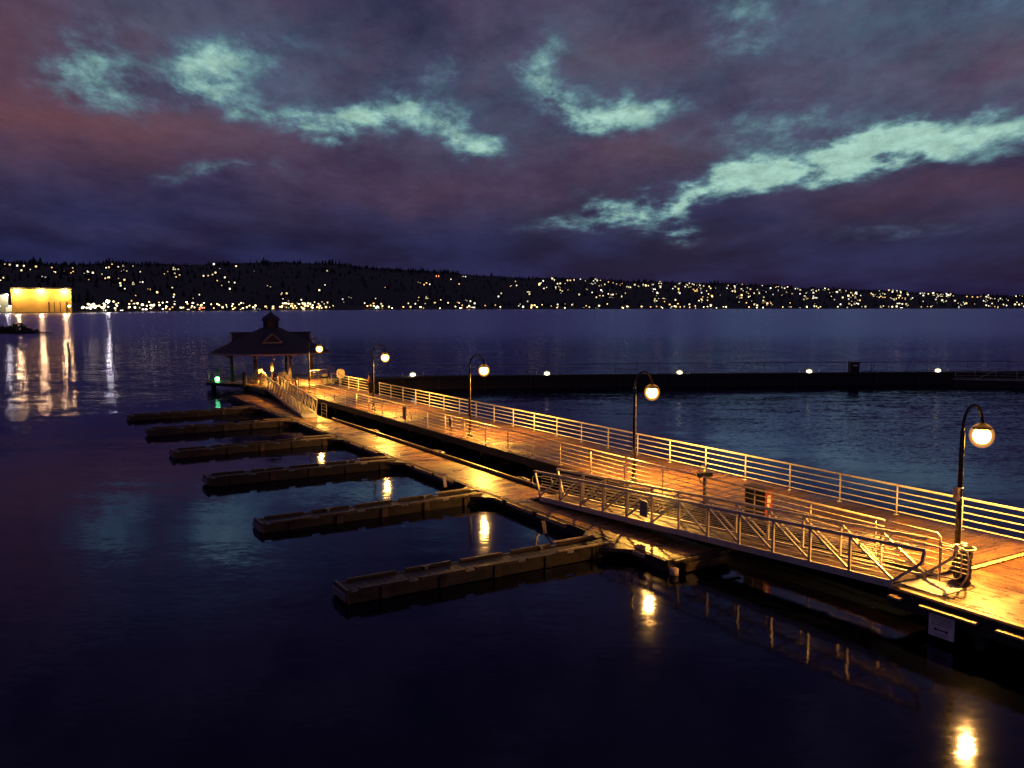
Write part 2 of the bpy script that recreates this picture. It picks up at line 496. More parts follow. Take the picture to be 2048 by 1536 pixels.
# ---- far shore: distance of the waterline, distance and height of the ridge by bearing
def lerp_tab(tab, x):
    if x <= tab[0][0]: return tab[0][1]
    for (a, va), (b, vb) in zip(tab, tab[1:]):
        if x <= b:
            k = (x - a) / (b - a)
            return va + (vb - va) * k
    return tab[-1][1]
SHORE = [(-900, 1000), (0, 1060), (150, 1120), (300, 1450), (600, 1900), (1000, 2600), (1400, 3000), (2048, 3500), (3000, 4200)]
RIDGE = [(-900, 530), (0, 528), (300, 530), (500, 527), (680, 527), (760, 538), (900, 547), (1050, 556), (1300, 563), (1500, 571), (1750, 582), (2048, 594), (2600, 606)]
def hill_pt(px, v):
    d0 = lerp_tab(SHORE, px); d1 = d0 + 900 + (300 if px > 700 else 500)
    hr = (YH - lerp_tab(RIDGE, px)) / FPX * d1 + H
    d = d0 + (d1 - d0) * v
    # profile: flat foot then slope
    if px < 560:
        k = max(0.0, (v - 0.12) / 0.88)
    else:
        k = max(0.0, (v - 0.03) / 0.97)
    z = 1.6 + (hr - 1.6) * (k ** 0.9) if v > 0 else -2.0
    z += 3.0 * math.sin(px * 0.021 + v * 9) * k + 2.0 * math.sin(px * 0.057 + 1.3) * k
    a = math.atan((px - 1024) / FPX)
    return Vector((math.tan(a) * d, d, z))
def make_hill():
    mb = MB()
    cols = [-900 + 30 * i for i in range(131)]
    rows = [-0.004, 0.0, 0.002, 0.06, 0.12, 0.25, 0.4, 0.55, 0.7, 0.85, 1.0, 1.3, 1.7]
    vs = []
    for px in cols:
        for v in rows:
            if v <= 0:
                p = hill_pt(px, 0); p.z = -3.0 if v < 0 else 0.8
                p.y *= (1 + v)
            elif v <= 1.0:
                p = hill_pt(px, v)
            else:
                p = hill_pt(px, 1.0); p = Vector((p.x * (1 + (v - 1) * .4), p.y * (1 + (v - 1) * .4), p.z * (1.7 - v) / 0.7 - 2))
            vs.append(p)
    nr = len(rows); fs = []
    for i in range(len(cols) - 1):
        for j in range(nr - 1):
            fs.append((i * nr + j, (i + 1) * nr + j, (i + 1) * nr + j + 1, i * nr + j + 1))
    mb.add(vs, fs)
    mb.build('hills', M['hill'], kind='structure')
make_hill()

def make_forest():
    mb = MB()
    rng = random.Random(3)
    def conifer(p, h, r):
        n = 5
        a0 = rng.random() * 6
        for (zb, zt, rr) in ((0.06, 0.55, 1.0), (0.33, 0.80, 0.72), (0.6, 1.0, 0.45)):
            vs = [(p.x + rr * r * (0.8 + 0.4 * rng.random()) * math.cos(a0 + 2 * math.pi * k / n), p.y + rr * r * math.sin(a0 + 2 * math.pi * k / n), p.z + h * zb) for k in range(n)]
            vs.append((p.x, p.y, p.z + h * zt))
            mb.add(vs, [(k, (k + 1) % n, n) for k in range(n)])
    for i in range(1700):
        px = rng.uniform(-500, 2600)
        clump = math.sin(px * 0.031) + math.sin(px * 0.083 + 2) + math.sin(px * 0.0093 + 1)
        p = hill_pt(px, rng.uniform(0.90, 1.0))
        k = p.y / 2500
        h = rng.uniform(9, 17) * (1 + 0.16 * clump)
        if rng.random() < 0.035: h *= 1.6
        p.z -= 3
        conifer(p, h, h * rng.uniform(0.20, 0.34))
    for i in range(1500):
        px = rng.uniform(-500, 2600)
        v = rng.uniform(0.03, 0.92)
        if px < 560 and v < 0.14: continue
        p = hill_pt(px, v); p.z -= 2
        h = rng.uniform(8, 18)
        conifer(p, h, h * rng.uniform(0.22, 0.4))
    o = mb.build('distant_forest', M['conifer'], kind='stuff')
    o['label'] = 'black mass of conifers covering the far hillside and its ridge'
    o['category'] = 'forest'
make_forest()

# ---- lit houses on the far hillside
WIN = []
for i, (c, s) in enumerate([((1.0, 0.82, 0.48), 2.2), ((1.0, 0.92, 0.72), 3.2), ((1.0, 0.58, 0.20), 1.9), ((1.0, 0.74, 0.30), 3.2),
                            ((0.95, 0.92, 0.88), 1.6), ((1.0, 0.84, 0.50), 1.0), ((1.0, 0.30, 0.12), 4.0), ((0.3, 1.0, 0.55), 4.0)]):
    WIN.append(emat('lit_window_%s' % ['cream', 'white', 'amber', 'yellow', 'cool', 'dim', 'red', 'green'][i], c, s, True))
def house_mesh(rng, wi, size=1.0, lit=2):
    mb = MB()
    a, b, h = rng.uniform(6, 9) * size, rng.uniform(4, 6) * size, rng.uniform(6, 8.5) * size
    mb.box(-a, a, -b, b, -4, h)
    r = h + rng.uniform(1.8, 3) * size
    mb.add([(-a - .5, -b - .6, h), (a + .5, -b - .6, h), (a + .5, b + .6, h), (-a - .5, b + .6, h), (-a - .5, 0, r), (a + .5, 0, r)],
           [(0, 1, 5, 4), (2, 3, 4, 5), (0, 4, 3), (1, 2, 5), (3, 2, 1, 0)])
    y = -b - 0.05
    slots = [(-0.78, -0.42, .12, .42), (-0.2, 0.25, .12, .45), (0.45, 0.8, .12, .42), (-0.7, -0.35, .6, .88), (-0.1, 0.3, .6, .88), (0.5, 0.8, .6, .88)]
    rng.shuffle(slots)
    for k, (x0, x1, z0, z1) in enumerate(slots[:lit]):
        mb.add([(x0 * a, y, z0 * h), (x1 * a, y, z0 * h), (x1 * a, y, z1 * h), (x0 * a, y, z1 * h)], [(0, 1, 2, 3)], 1)
        mb.add([(x0 * a, -y, z0 * h), (x1 * a, -y, z0 * h), (x1 * a, -y, z1 * h), (x0 * a, -y, z1 * h)], [(3, 2, 1, 0)], 1)
    for (x0, x1, z0, z1) in slots[lit:]:
        mb.add([(x0 * a, y, z0 * h), (x1 * a, y, z0 * h), (x1 * a, y, z1 * h), (x0 * a, y, z1 * h)], [(0, 1, 2, 3)], 2)
    me = mb.mesh('house')
    me.materials.append(M['house']); me.materials.append(WIN[wi]); me.materials.append(M['black'])
    return me, mb
def density(px, v):
    """lights cluster as they do on the real slope"""
    d = 0.25
    if px < 560:
        d += 0.8 * math.exp(-((px - 100) / 90) ** 2 - ((v - 0.72) / .13) ** 2) + 0.9 * math.exp(-((px - 240) / 90) ** 2 - ((v - 0.6) / .13) ** 2)
        d += 1.0 * math.exp(-((v - 0.02) / 0.06) ** 2)
    if 480 < px < 700: d += 1.3 * math.exp(-((v - 0.02) / 0.10) ** 2)
    if px > 620: d += 0.9 * math.exp(-((v - 0.02) / 0.10) ** 2)
    if px > 1050: d += 0.75 * math.exp(-((v - 0.62) / .25) ** 2)
    if 1100 < px < 1500: d += 0.5 * math.exp(-((v - 0.78) / .14) ** 2)
    if 1560 < px < 1850: d += 0.6 * math.exp(-((v - 0.80) / .16) ** 2)
    if 500 < px < 1040 and v > 0.25: d *= 0.28
    if px < 200 and 0.0 < v < 0.45: d *= 0.1
    cl = 0.5 + 0.5 * math.sin(px * 0.047 + v * 9 + 1.0) * math.sin(px * 0.019 + 2.2 - v * 6)
    c2 = 0.5 + 0.5 * math.sin(px * 0.13 - v * 17) * math.sin(px * 0.071 + v * 23)
    d *= 0.06 + 3.4 * (cl ** 2.2) * (0.3 + c2)
    return d
def make_houses():
    rng = random.Random(21)
    lib = []
    for wi in range(6):
        for k in range(4):
            lib.append((wi, house_mesh(rng, wi, rng.uniform(0.75, 1.15), 1 + (k % 3))[0]))
    # sector name, px range, v test -> shared label
    def sector(px, v, wi):
        c = ['cream-lit', 'bright white-lit', 'amber-lit', 'bright yellow-lit', 'cool white-lit', 'dimly lit'][wi]
        h = 'along the waterline' if v < 0.16 else ('low on the hillside' if v < 0.5 else 'high on the hillside')
        x = ('above the warehouse' if px < 170 else 'between warehouse and pavilion' if px < 420 else 'straight above the pavilion' if px < 680 else
             'above the second and third pier lamps' if px < 1000 else 'above the middle of the breakwater' if px < 1300 else 'above the fourth pier lamp' if px < 1560 else 'above the kiosk' if px < 1800 else 'at the far right end')
        return '%s house %s, %s' % (c, h, x)
    n = 0; extra = MB(); tries = 0; nstuff = 0
    while nstuff < 360 and tries < 20000:
        tries += 1
        px = rng.uniform(-20, 2068)
        v = rng.random() ** 1.15 * 0.93 + 0.012
        if rng.random() > density(px, v): continue
        if px < 165 and v < 0.3: continue
        p = hill_pt(px, v)
        k = p.y / 2600.0
        wi = rng.choices([0, 1, 2, 3, 4, 5], [5, 3, 4 + (3 if v < .2 else 0), 3 + (2 if v < .2 else 0), 2, 6])[0]
        fa = math.atan2(-p.x, p.y) + rng.uniform(-0.35, 0.35)
        size = (0.62 + 0.38 * k) * rng.choice([.45, .55, .6, .7, .8, .95, 1.1, 1.45])
        if n < 292:
            cands = [me for (a, me) in lib if a == wi]
            o = obj('house', rng.choice(cands))
            lb = sector(px, v, wi)
            tag(o, lb, 'house', lb.replace('house ', 'houses ', 1))
            o.location = p; o.rotation_euler[2] = fa
            o.scale = (size,) * 3
            n += 1
        else:
            a = 1.9 * size * k + 1.2
            c, s = math.cos(fa), math.sin(fa)
            zz = p.z + 5.0
            w2 = 5 * size
            for dx0, dx1, dy0, dy1, z0, z1, mi in ((-w2, w2, -w2, w2, -6, 3.2, 0), (-a, a * .2, -w2 - .3, -w2 - .1, -1.2, 1.0 * a - 0.6, 1 + wi)):
                vs = []
                for (x, y, z) in [(dx0, dy0, z0), (dx1, dy0, z0), (dx1, dy1, z0), (dx0, dy1, z0), (dx0, dy0, z1), (dx1, dy0, z1), (dx1, dy1, z1), (dx0, dy1, z1)]:
                    vs.append((p.x + x * c - y * s, p.y + x * s + y * c, zz + z))
                extra.add(vs, [(0, 3, 2, 1), (4, 5, 6, 7), (0, 1, 5, 4), (1, 2, 6, 5), (2, 3, 7, 6), (3, 0, 4, 7)], mi)
            nstuff += 1
    o = extra.build('distant_houses', [M['house']] + WIN, kind='stuff')
    o['label'] = 'remaining tiny lit houses sprinkled over the far hillside'
    o['category'] = 'houses'
    # singled-out lights
    def one(px, v, wi, size, label, cat='house', lit=4):
        me, _ = house_mesh(rng, wi, 1.0, lit)
        p = hill_pt(px, v)
        ob = obj('house', me); tag(ob, label, cat)
        ob.location = p; ob.rotation_euler[2] = math.atan2(-p.x, p.y); ob.scale = (size,) * 3
    one(876, 0.78, 6, 1.1, 'house with a red light high on the middle hillside')
    one(406, 0.01, 6, 0.8, 'low waterfront building with a red light, left part of the far shore')
    one(755, 0.03, 7, 0.9, 'waterfront house with a green light left of the middle')
    one(1388, 0.55, 2, 2.0, 'largest orange-lit building on the slope right of the middle')
    one(540, 0.03, 3, 1.5, 'wide brightly lit yellow building on the shore behind the pavilion')
    one(585, 0.05, 2, 1.6, 'amber-lit building on the shore right of the wide yellow one')
    one(612, 0.05, 3, 1.6, 'small yellow-lit building at the right end of the amber group')
    one(1068, 0.04, 3, 1.6, 'yellow-lit house on the waterline just right of the middle')
make_houses()

# ---- warehouses and flood masts on the left shore
def far(px, d, z=0.0):
    return Vector(((px - 1024) / FPX * d, d, z))
def make_warehouses():
    d = 1100.0
    x0, x1 = (27 - 1024) / FPX * d, (149 - 1024) / FPX * d
    z1 = H + (YH - 579) / FPX * d
    cx = (x0 + x1) / 2; hw = (x1 - x0) / 2 * 0.86
    r = root('warehouse', 'large yellow flood-lit warehouse at the left edge of the far shore', 'warehouse', (cx, d, 1.5), math.atan2(-cx, d))
    MB().box(-hw, hw, 0, 60, -3, z1 - 1.5).build('wall', M['wall'], r)
    MB().box(-hw - 1, hw + 1, -1, 61, z1 - 1.5 + .003, z1 + 0.6).build('roof', M['black'], r)
    for k, (a, b) in enumerate([(0.60, 0.63), (0.70, 0.715), (0.80, 0.815), (0.90, 0.94)]):
        xa = -hw + 2 * hw * a; xb = -hw + 2 * hw * b
        MB().box(xa, xb, -0.4, -0.05, 0, 13).build('door_post', M['gablein'], r)
    for k in range(19):
        xx = -hw + 2 * hw * (k + .5) / 19
        MB().box(xx - .12, xx + .12, -0.25, -0.03, 0, z1 - 4).build('cladding_rib', M['wall'], r)
    for fx in (0.105, 0.49, 0.89):
        g = MB(); g.lathe([(0.3, -1.5), (1.5, -1.2), (2.0, 0), (1.5, 1.2), (0.3, 1.5)], (-hw + 2 * hw * fx, -5.5, z1 - 3.6), 10)
        o = g.build('flood_lamp', M['flood'], r)
        MB().tube([(-hw + 2 * hw * fx, 0, z1 - 1.2), (-hw + 2 * hw * fx, -5.5, z1 - 1.6)], .25, 6).build('lamp_bracket', M['black'], r)
    # lower flood at the foot of the right corner
    # pale shed, cropped by the frame edge
    xl, xr = (-62 - 1024) / FPX * d, (21 - 1024) / FPX * d
    r2 = root('shed', 'pale shed left of the yellow warehouse, cut by the frame', 'shed', ((xl + xr) / 2, d, 1.5), math.atan2(-(xl + xr) / 2, d))
    hw2 = (xr - xl) / 2 * 0.86
    MB().box(-hw2, hw2, 0, 50, -3, 22).build('wall', M['wall2'], r2)
    MB().box(-hw2 - .6, hw2 + .6, -.6, 50.6, 22.003, 23.5).build('roof', M['black'], r2)
    g = MB(); g.lathe([(0.3, -1.1), (1.1, -.8), (1.4, 0), (1.1, .8), (0.3, 1.1)], (hw2 - 1.5, -5, 22), 10); g.build('flood_lamp', M['flood_white'], r2)  # flood added to light the otherwise dark shed front
    MB().tube([(hw2 - 1.5, 0, 22.6), (hw2 - 1.5, -5, 23)], .2, 6).build('lamp_bracket', M['black'], r2)  # bracket made for the added flood
    # low annex between them
    r3 = root('annex', 'low white annex at the foot of the warehouse', 'annex', far(28, 1092, 1.5))
    MB().box(-8, 11, 0, 7, -3, 7).build('wall', M['white'], r3)
    MB().box(-8.4, 11.4, -.4, 7.3, 7.003, 7.8).build('roof', M['black'], r3)
    for i, px in enumerate((2, 24, 142)):
        lm = mast(px, 1085, 7.5, M['flood_white'] if i != 2 else M['flood'], 0.9, 'short flood mast ' + ['by the pale shed', 'before the low annex', 'at the right corner of the yellow warehouse'][i])

def mast(px, d, h, m, rad, label, group=None):
    p = far(px, d, 0.5)
    r = root('flood_mast', label, 'lamp', p, 0, group)
    MB().tube([(0, 0, -1), (0, 0, h)], .18, 6).build('pole', M['pole'], r)
    MB().box(-.9, .9, -.2, .2, h, h + .3).build('crossbar', M['pole'], r)
    g = MB(); g.lathe([(0.2 * rad, -.8 * rad), (rad, -.3 * rad), (rad, .3 * rad), (.2 * rad, .8 * rad)], (0, 0, h + .3 + .8 * rad), 8)
    g.build('lamp', m, r)
    return r
make_warehouses()
M['f_w'] = emat('waterfront_lamp_white', (1.0, 0.88, 0.52), 9.0)
M['f_y'] = emat('waterfront_lamp_yellow', (1.0, 0.76, 0.34), 9.0)
M['f_o'] = emat('waterfront_lamp_orange', (1.0, 0.55, 0.2), 6.0)
def make_waterfront():
    rng = random.Random(5)
    lab = 'small lamp on the lit waterfront between the warehouse and the pavilion'
    mast(219, 1200, 13, M['flood_white'], 2.1, 'brightest white lamp on the waterfront, with the longest reflection')
    mast(288, 1400, 9, M['f_y'], 2.0, 'yellow waterfront lamp with a faint streak below it')
    mast(191, 1180, 9, M['f_o'], 1.7, 'dim orange waterfront lamp left of the brightest white one')
    more = [(rng.uniform(556, 645), rng.uniform(3, 22), rng.choice(['f_y', 'f_o', 'f_y']), rng.uniform(1.2, 2.0)) for _ in range(34)]
    more += [(rng.uniform(165, 222), rng.uniform(4, 16), rng.choice(['f_w', 'f_y']), rng.uniform(1.0, 1.7)) for _ in range(16)]
    more += [(rng.uniform(225, 520), rng.uniform(3, 24), rng.choice(['f_y', 'f_y', 'f_o']), rng.uniform(1.0, 1.9)) for _ in range(30)]
    more += [(rng.uniform(700, 1700), rng.uniform(3, 14), rng.choice(['f_w', 'f_y', 'f_o']), rng.uniform(1.2, 2.2)) for _ in range(40)]
    for px, h, k, rd in more + [(170, 9, 'f_w', 1.7), (177, 8, 'f_w', 1.4), (186, 9, 'f_w', 1.5), (196, 12, 'f_w', 1.3), (206, 9, 'f_y', 1.4), (222, 24, 'f_y', 1.4), (211, 18, 'f_w', 1.2),
                      (240, 20, 'f_o', 1.0), (262, 18, 'f_y', 1.1), (272, 19, 'f_y', 1.0), (305, 14, 'f_w', 1.9), (311, 15, 'f_w', 1.7), (322, 14, 'f_w', 1.7), (328, 4, 'f_w', 1.2), (262, 9, 'f_w', 1.6),
                      (352, 18, 'f_y', 1.1), (378, 19, 'f_o', 1.3), (390, 22, 'f_o', 1.0), (398, 17, 'f_y', 1.1), (425, 18, 'f_y', 1.1), (441, 15, 'f_y', 1.4), (455, 16, 'f_o', 1.2), (468, 19, 'f_y', 1.3), (430, 6, 'f_o', 1.2)]:
        d = lerp_tab(SHORE, px) + 12
        c = {'f_w': 'white', 'f_y': 'yellow', 'f_o': 'orange'}[k]
        x = ('beside the warehouse' if px < 205 else 'below the brightest white lamp' if px < 235 else 'left of the pavilion' if px < 400 else 'just left of the pavilion' if px < 530 else
             'in the dense group behind the pavilion' if px < 690 else 'above the second pier lamp' if px < 850 else 'above the third pier lamp' if px < 1100 else 'above the middle breakwater lamp' if px < 1400 else 'right of the fourth pier lamp')
        z_ = 'low' if h < 9 else 'tall'
        lab2 = '%s %s waterfront lamp on the far shore %s' % (z_, c, x); g2 = lab2.replace('lamp', 'lamps', 1)
        mast(px, d, h * 0.62, M[k], rd * 0.9, lab2, g2)
make_waterfront()

# ---- brushy point and piling at the left
def make_point():
    r = root('rocky_point', 'dark brush-covered rocky point reaching in from the left edge', 'rocks', (-160, 275, 0))
    rng = random.Random(9)
    mb = MB()
    nx, ny = 34, 9
    vs = []
    for i in range(nx):
        for j in range(ny):
            x = -60 + i * 2.0 + 60 * 0; u = i / (nx - 1); v = j / (ny - 1) * 2 - 1
            hh = (3.4 * (1 - u) ** 0.8 + 0.9) * max(0, 1 - v * v) * (1 if u < .97 else 0)
            vs.append((x - 0, v * (9 * (1 - u) + 2.0), -0.6 + hh + rng.uniform(0, .5)))
    fs = [(i * ny + j, (i + 1) * ny + j, (i + 1) * ny + j + 1, i * ny + j + 1) for i in range(nx - 1) for j in range(ny - 1)]
    mb.add(vs, fs)
    mb.build('rock', M['rock'], r)
    fo = MB()
    for i in range(2600):
        u = rng.random() ** 1.2
        x = -58 + 66 * u
        hmax = 7.5 * (1 - u) ** 1.2 + 1.6 + 1.0 * math.sin(x * .7)
        y = rng.uniform(-5, 5) * (1 - u * .7); z = rng.uniform(0.2, max(.6, hmax))
        s = rng.uniform(.3, .7)
        a = Vector((rng.uniform(-1, 1), rng.uniform(-1, 1), rng.uniform(-1, 1))).normalized() * s
        b = a.cross(Vector((rng.uniform(-1, 1), rng.uniform(-1, 1), rng.uniform(-1, 1)))).normalized() * s
        c = Vector((x, y, z))
        fo.add([c - a, c + b, c + a, c - b * .6], [(0, 1, 2, 3)])
    o = fo.build('brush', M['leaf'], r, 'stuff')
    t = MB(); t.tube([(3, -1.5, .2), (9, -2, .55), (13, -2.4, .35), (16, -2.6, .25)], .3, 7, radii=[.35, .3, .22, .1])
    tag(t.build('drift_log', M['rock'], None, None, (-160, 273, 0)), 'dark drift log lying off the tip of the rocky point', 'log')
make_point()
def lone_pile():
    mb = MB()
    mb.tube([(0.15, 0, -2), (0.12, 0, 0), (-.05, 0, 1.1), (-.12, 0, 2.35)], .2, 8, radii=[.24, .24, .2, .17])
    mb.tube([(-.12, 0, 1.0), (-.35, 0, 2.0)], .09, 6)
    p = far(137, 148)
    tag(mb.build('timber_pile', M['timber'], None, None, (p.x, p.y, 0)), 'lone leaning pile standing in open water left of the pavilion', 'pile')
lone_pile()

# ================================================================== PIER
def pier():
    r = root('pier', 'long timber fishing pier with plank deck running out to the pavilion', 'pier', (0, 0, 0), TH)
    def P(s, t, z): return (-s, t, z)
    # transverse planks
    pw = 0.20
    t0, t1 = 22.55, 27.85
    s = 14.02; n = 0; rest = MB()
    me = MB().box(-pw / 2 + .008, pw / 2 - .008, t0, t1, -.05, 0).mesh('plank'); me.materials.append(M['deck'])
    rng = random.Random(2)
    while s < 84.0:
        c = s + pw / 2
        if n < 262:
            o = obj('plank', me, r, None, (-c, 0, ZD + rng.uniform(-.004, .003)))
        else:
            dz = rng.uniform(-.004, .003)
            rest.box(-c - pw / 2 + .008, -c + pw / 2 - .008, t0, t1, ZD - .05 + dz, ZD + dz)
        n += 1; s += pw
    rest.build('plank', M['deck'], r, 'stuff')
    # landing by the far ramp
    w2 = MB(); k = 77.2
    while k < 84.0:
        w2.box(-k - pw + .008, -k - .008, 20.6, 22.54, ZD - .05, ZD); k += pw
    w2.build('plank', M['deck'], r, 'stuff')
    # near landing: lengthwise planks
    lw = 0.20
    me2 = MB().box(-13.72, 4.0, -lw / 2 + .007, lw / 2 - .007, -.05, 0).mesh('plank'); me2.materials.append(M['deck_long'])
    t = 20.40
    while t < 27.85:
        obj('plank', me2, r, None, (0, t + lw / 2, ZD + rng.uniform(-.004, .004)))
        t += lw
    MB().box(-14.01, -13.73, 20.40, 27.85, ZD - .06, ZD - .012).build('joint_plank', M['deck'], r)
    MB().box(-13.86, -13.70, 23.3, 27.7, ZD + .004, ZD + .045).build('threshold_board', M['edge'], r)
    # near edge trim and fascia
    MB().box(-13.72, 4, 20.26, 20.395, ZD - .035, ZD + .03).build('edge_board', M['edge'], r)
    MB().box(-14.0, 4, 20.30, 20.38, 0.50, ZD - .038).build('fascia', M['black'], r)
    MB().box(-14.12, -14.012, 20.3, 22.5, 0.55, ZD - .07).build('fascia', M['black'], r)
    MB().box(-84, -14.02, t0 - .10, t0 - .005, ZD - .42, ZD - .01).build('fascia', M['timber'], r)
    MB().box(-84, 4, t1 + .005, t1 + .10, ZD - .42, ZD - .01).build('fascia', M['timber'], r)
    MB().box(-84, -77.2, 20.48, 20.59, ZD - .42, ZD - .01).build('fascia', M['timber'], r)
    MB().box(-77.19, -77.08, 20.5, 22.4, ZD - .42, ZD - .01).build('fascia', M['timber'], r)
    # pale rubbing strips below the near edge
    for a, b in ((11.5, 13.0), (6.5, 11.02), (13.55, 13.9)):
        MB().box(-b, -a, 19.98, 20.16, 0.83, 0.88).build('rubbing_strip', M['edge'], r)
        MB().box(-b + .3, -b + .4, 20.165, 20.297, 0.80, 0.87).build('strip_bracket', M['black'], r)
        MB().box(-a - .3, -a - .2, 20.165, 20.297, 0.80, 0.87).build('strip_bracket', M['black'], r)
    # caps and piles below
    for i in range(18):
        sx = 2 + i * 4.88
        tl = 20.45 if sx < 13 else 22.7
        MB().box(-sx - .15, -sx + .15, tl, 27.75, 0.32, 0.62).build('cap_beam', M['timber'], r)
        for tt in (tl + .35, 25.2, 27.4):
            mb = MB(); mb.tube([(-sx, tt, -3), (-sx, tt, 0.318)], .17, 9)
            mb.build('pile', M['timber'], r)
    for tt in (tl, 23.9, 25.5, 27.0):
        MB().box(-84, 4 if tt > tl + .01 or tl < 21 else -14.2, tt + .2, tt + .35, 0.625, ZD - .055).build('stringer', M['timber'], r)
pier()

def railing(name, label, s0, s1, t, mat, bars, n_extra=None, hgt=1.07, spacing=2.44, phase=None, r_top=.040, r_bar=.021, r_post=.030):
    """pipe railing along the pier between s0 (near) and s1 (far)"""
    r = root(name, label, 'railing', W((s0 + s1) / 2, t, ZD), TH)
    sm = (s0 + s1) / 2
    def l(s, z): return (-(s - sm), 0, z)
    mp = MB(); mp.tube([(0, 0, 0), (0, 0, hgt)], r_post, 8); mp.box(-.07, .07, -.07, .07, 0, .012)
    me = mp.mesh('post'); me.materials.append(mat)
    ss = []
    s = phase if phase is not None else s0
    while s < s0 - 0.01: s += spacing
    while s <= s1 + .01:
        ss.append(s); s += spacing
    for s in ss + [e for e in (s0, s1) if min(abs(e - q) for q in ss) > .4]:
        obj('post', me, r, None, l(s, 0))
    MB().tube([l(s0, hgt), l(s1, hgt)], r_top, 8).build('top_rail', mat, r)
    for i in range(bars):
        z = hgt - (i + 1) * (hgt - .12) / bars + 0.0
        MB().tube([l(s0, z), l(s1, z)], r_bar, 6).build('rail', mat, r)
    return r
railing('railing', 'cream pipe railing along the far side of the pier, nearer and longer stretch', 6.2, 67.9, 27.65, M['rail'], 4, phase=16.55 - 2.44 * 4)
railing('railing', 'short cream pipe railing stretch beyond the opening, far side of the pier', 70.3, 80.0, 27.65, M['rail'], 4, phase=70.3)
railing('railing', 'thin weathered pipe railing along the near side of the pier above the float', 16.0, 77.0, 22.74, M['railbrown'], 5, phase=16.3, r_top=.036, r_bar=.016, r_post=.026)

def rail_return():
    r = root('ramp_handrail', 'six-barred handrail end standing at the head of the near ramp in front of the bin', 'handrail', W(13.2, 21.85, ZD), TH)
    f = MB(); f.tube([(-.42, 0, 0), (-.42, 0, 1.10), (.18, 0, 1.07), (.32, 0, .98), (.37, 0, .80), (.37, 0, .40), (.30, 0, .22), (.16, .0, .0)], .022, 8)
    f.build('frame', M['rail'], r)
    for i in range(6):
        z = .40 + i * .125
        MB().tube([(-.42, 0, z), (.36, 0, z)], .014, 6).build('rail', M['rail'], r)
    r = root('railing', 'near end of the weathered railing, between the ramp head and the nearest lamp', 'railing', W(15.0, 22.74, ZD), TH)
    MB().tube([(-.9, 0, 1.07), (.7, 0, 1.07), (.8, 0, .97), (.8, 0, 0)], .028, 8).build('top_rail', M['railbrown'], r)
    for i in range(5):
        z = .12 + i * .19
        MB().tube([(-.9, 0, z), (.8, 0, z)], .012, 6).build('rail', M['railbrown'], r)
rail_return()

# ---- pier lamps
def lamp(s, label, first=None):
    base = W(s, 23.15, ZD)
    r = root('pier_lamp', label, 'lamp', base, TH, 'gooseneck lamps along the pier')
    zt = 4.02
    pts = [(0, 0, 0.05), (0, 0, 1.5), (0, 0, 3.0), (0, 0, zt)]
    mb = MB(); mb.tube(pts, .08, 12, radii=[.085, .08, .07, .065]); mb.build('pole', M['pole'], r)
    mb = MB(); mb.lathe([(.20, 0), (.20, .05), (.13, .10), (.10, .30)], (0, 0, 0), 12); mb.build('base_plate', M['pole'], r)
    arc = []
    for k in range(13):
        a = math.pi - math.pi * k / 12
        arc.append((0, .48 + .48 * math.cos(a), zt + .05 + .66 * math.sin(a)))
    arc.insert(0, (0, 0, zt - .02)); arc.append((0, .955, zt - .02)); 
    mb = MB(); mb.tube(arc, .045, 10); mb.build('arm', M['pole'], r)
    mb = MB(); mb.lathe([(.05, .22), (.08, .20), (.12, .15), (.22, .11), (.27, .07), (.27, .05), (.2, .06)], (0, .95, zt - .06), 18); mb.build('shade', M['pole'], r)
    mb = MB(); mb.lathe([(.02, -.43), (.13, -.40), (.215, -.31), (.245, -.18), (.21, -.06), (.13, .02)], (0, .95, zt - .02), 16); g = mb.build('globe', M['bulb'], r)
    mb = MB(); mb.lathe([(.34 * math.sin(math.pi * q / 12) + .001, -.37 * math.cos(math.pi * q / 12)) for q in range(13)], (0, .95, zt - .20), 20); mb.build('bloom_halo', M['bulb_halo'], r)  # glowing volume added as a bloom halo round the globe
    lt = bpy.data.lights.new('lamp_light', 'SPOT')
    lt.spot_size = R(172); lt.spot_blend = 0.85
    lt.energy = LAMP_W; lt.color = SOD; lt.shadow_soft_size = 0.15
    lo = bpy.data.objects.new('lamp_light', lt); col.objects.link(lo); lo.parent = r
    lo.location = (0, .95, zt - .50)
    return r
LAMP_W = 11000.0
lamps = []
for i, (s, lb) in enumerate([(72.7, 'gooseneck lamp farthest out, beside the pavilion roof'), (57.95, 'gooseneck lamp second farthest, in front of the person'),
                 (43.25, 'gooseneck lamp in the middle of the pier'), (28.4, 'gooseneck lamp over the lower end of the near ramp'),
                 (13.95, 'nearest gooseneck lamp beside the bin, with a pale box on its pole'), (-0.75, 'gooseneck lamp on the near landing beyond the right edge')]):
    lamps.append(lamp(s, lb))
[c for c in lamps[5].children if c.type == 'LIGHT'][0].data.energy = 4500
MB().box(-.07, .07, -.22, -.09, 2.05, 2.42).build('switch_box', M['cream'], lamps[4])
for z in (2.1, 2.38):
    MB().lathe([(.09, 0), (.09, .03)], (0, 0, z), 12).build('clamp', M['steel'], lamps[4])

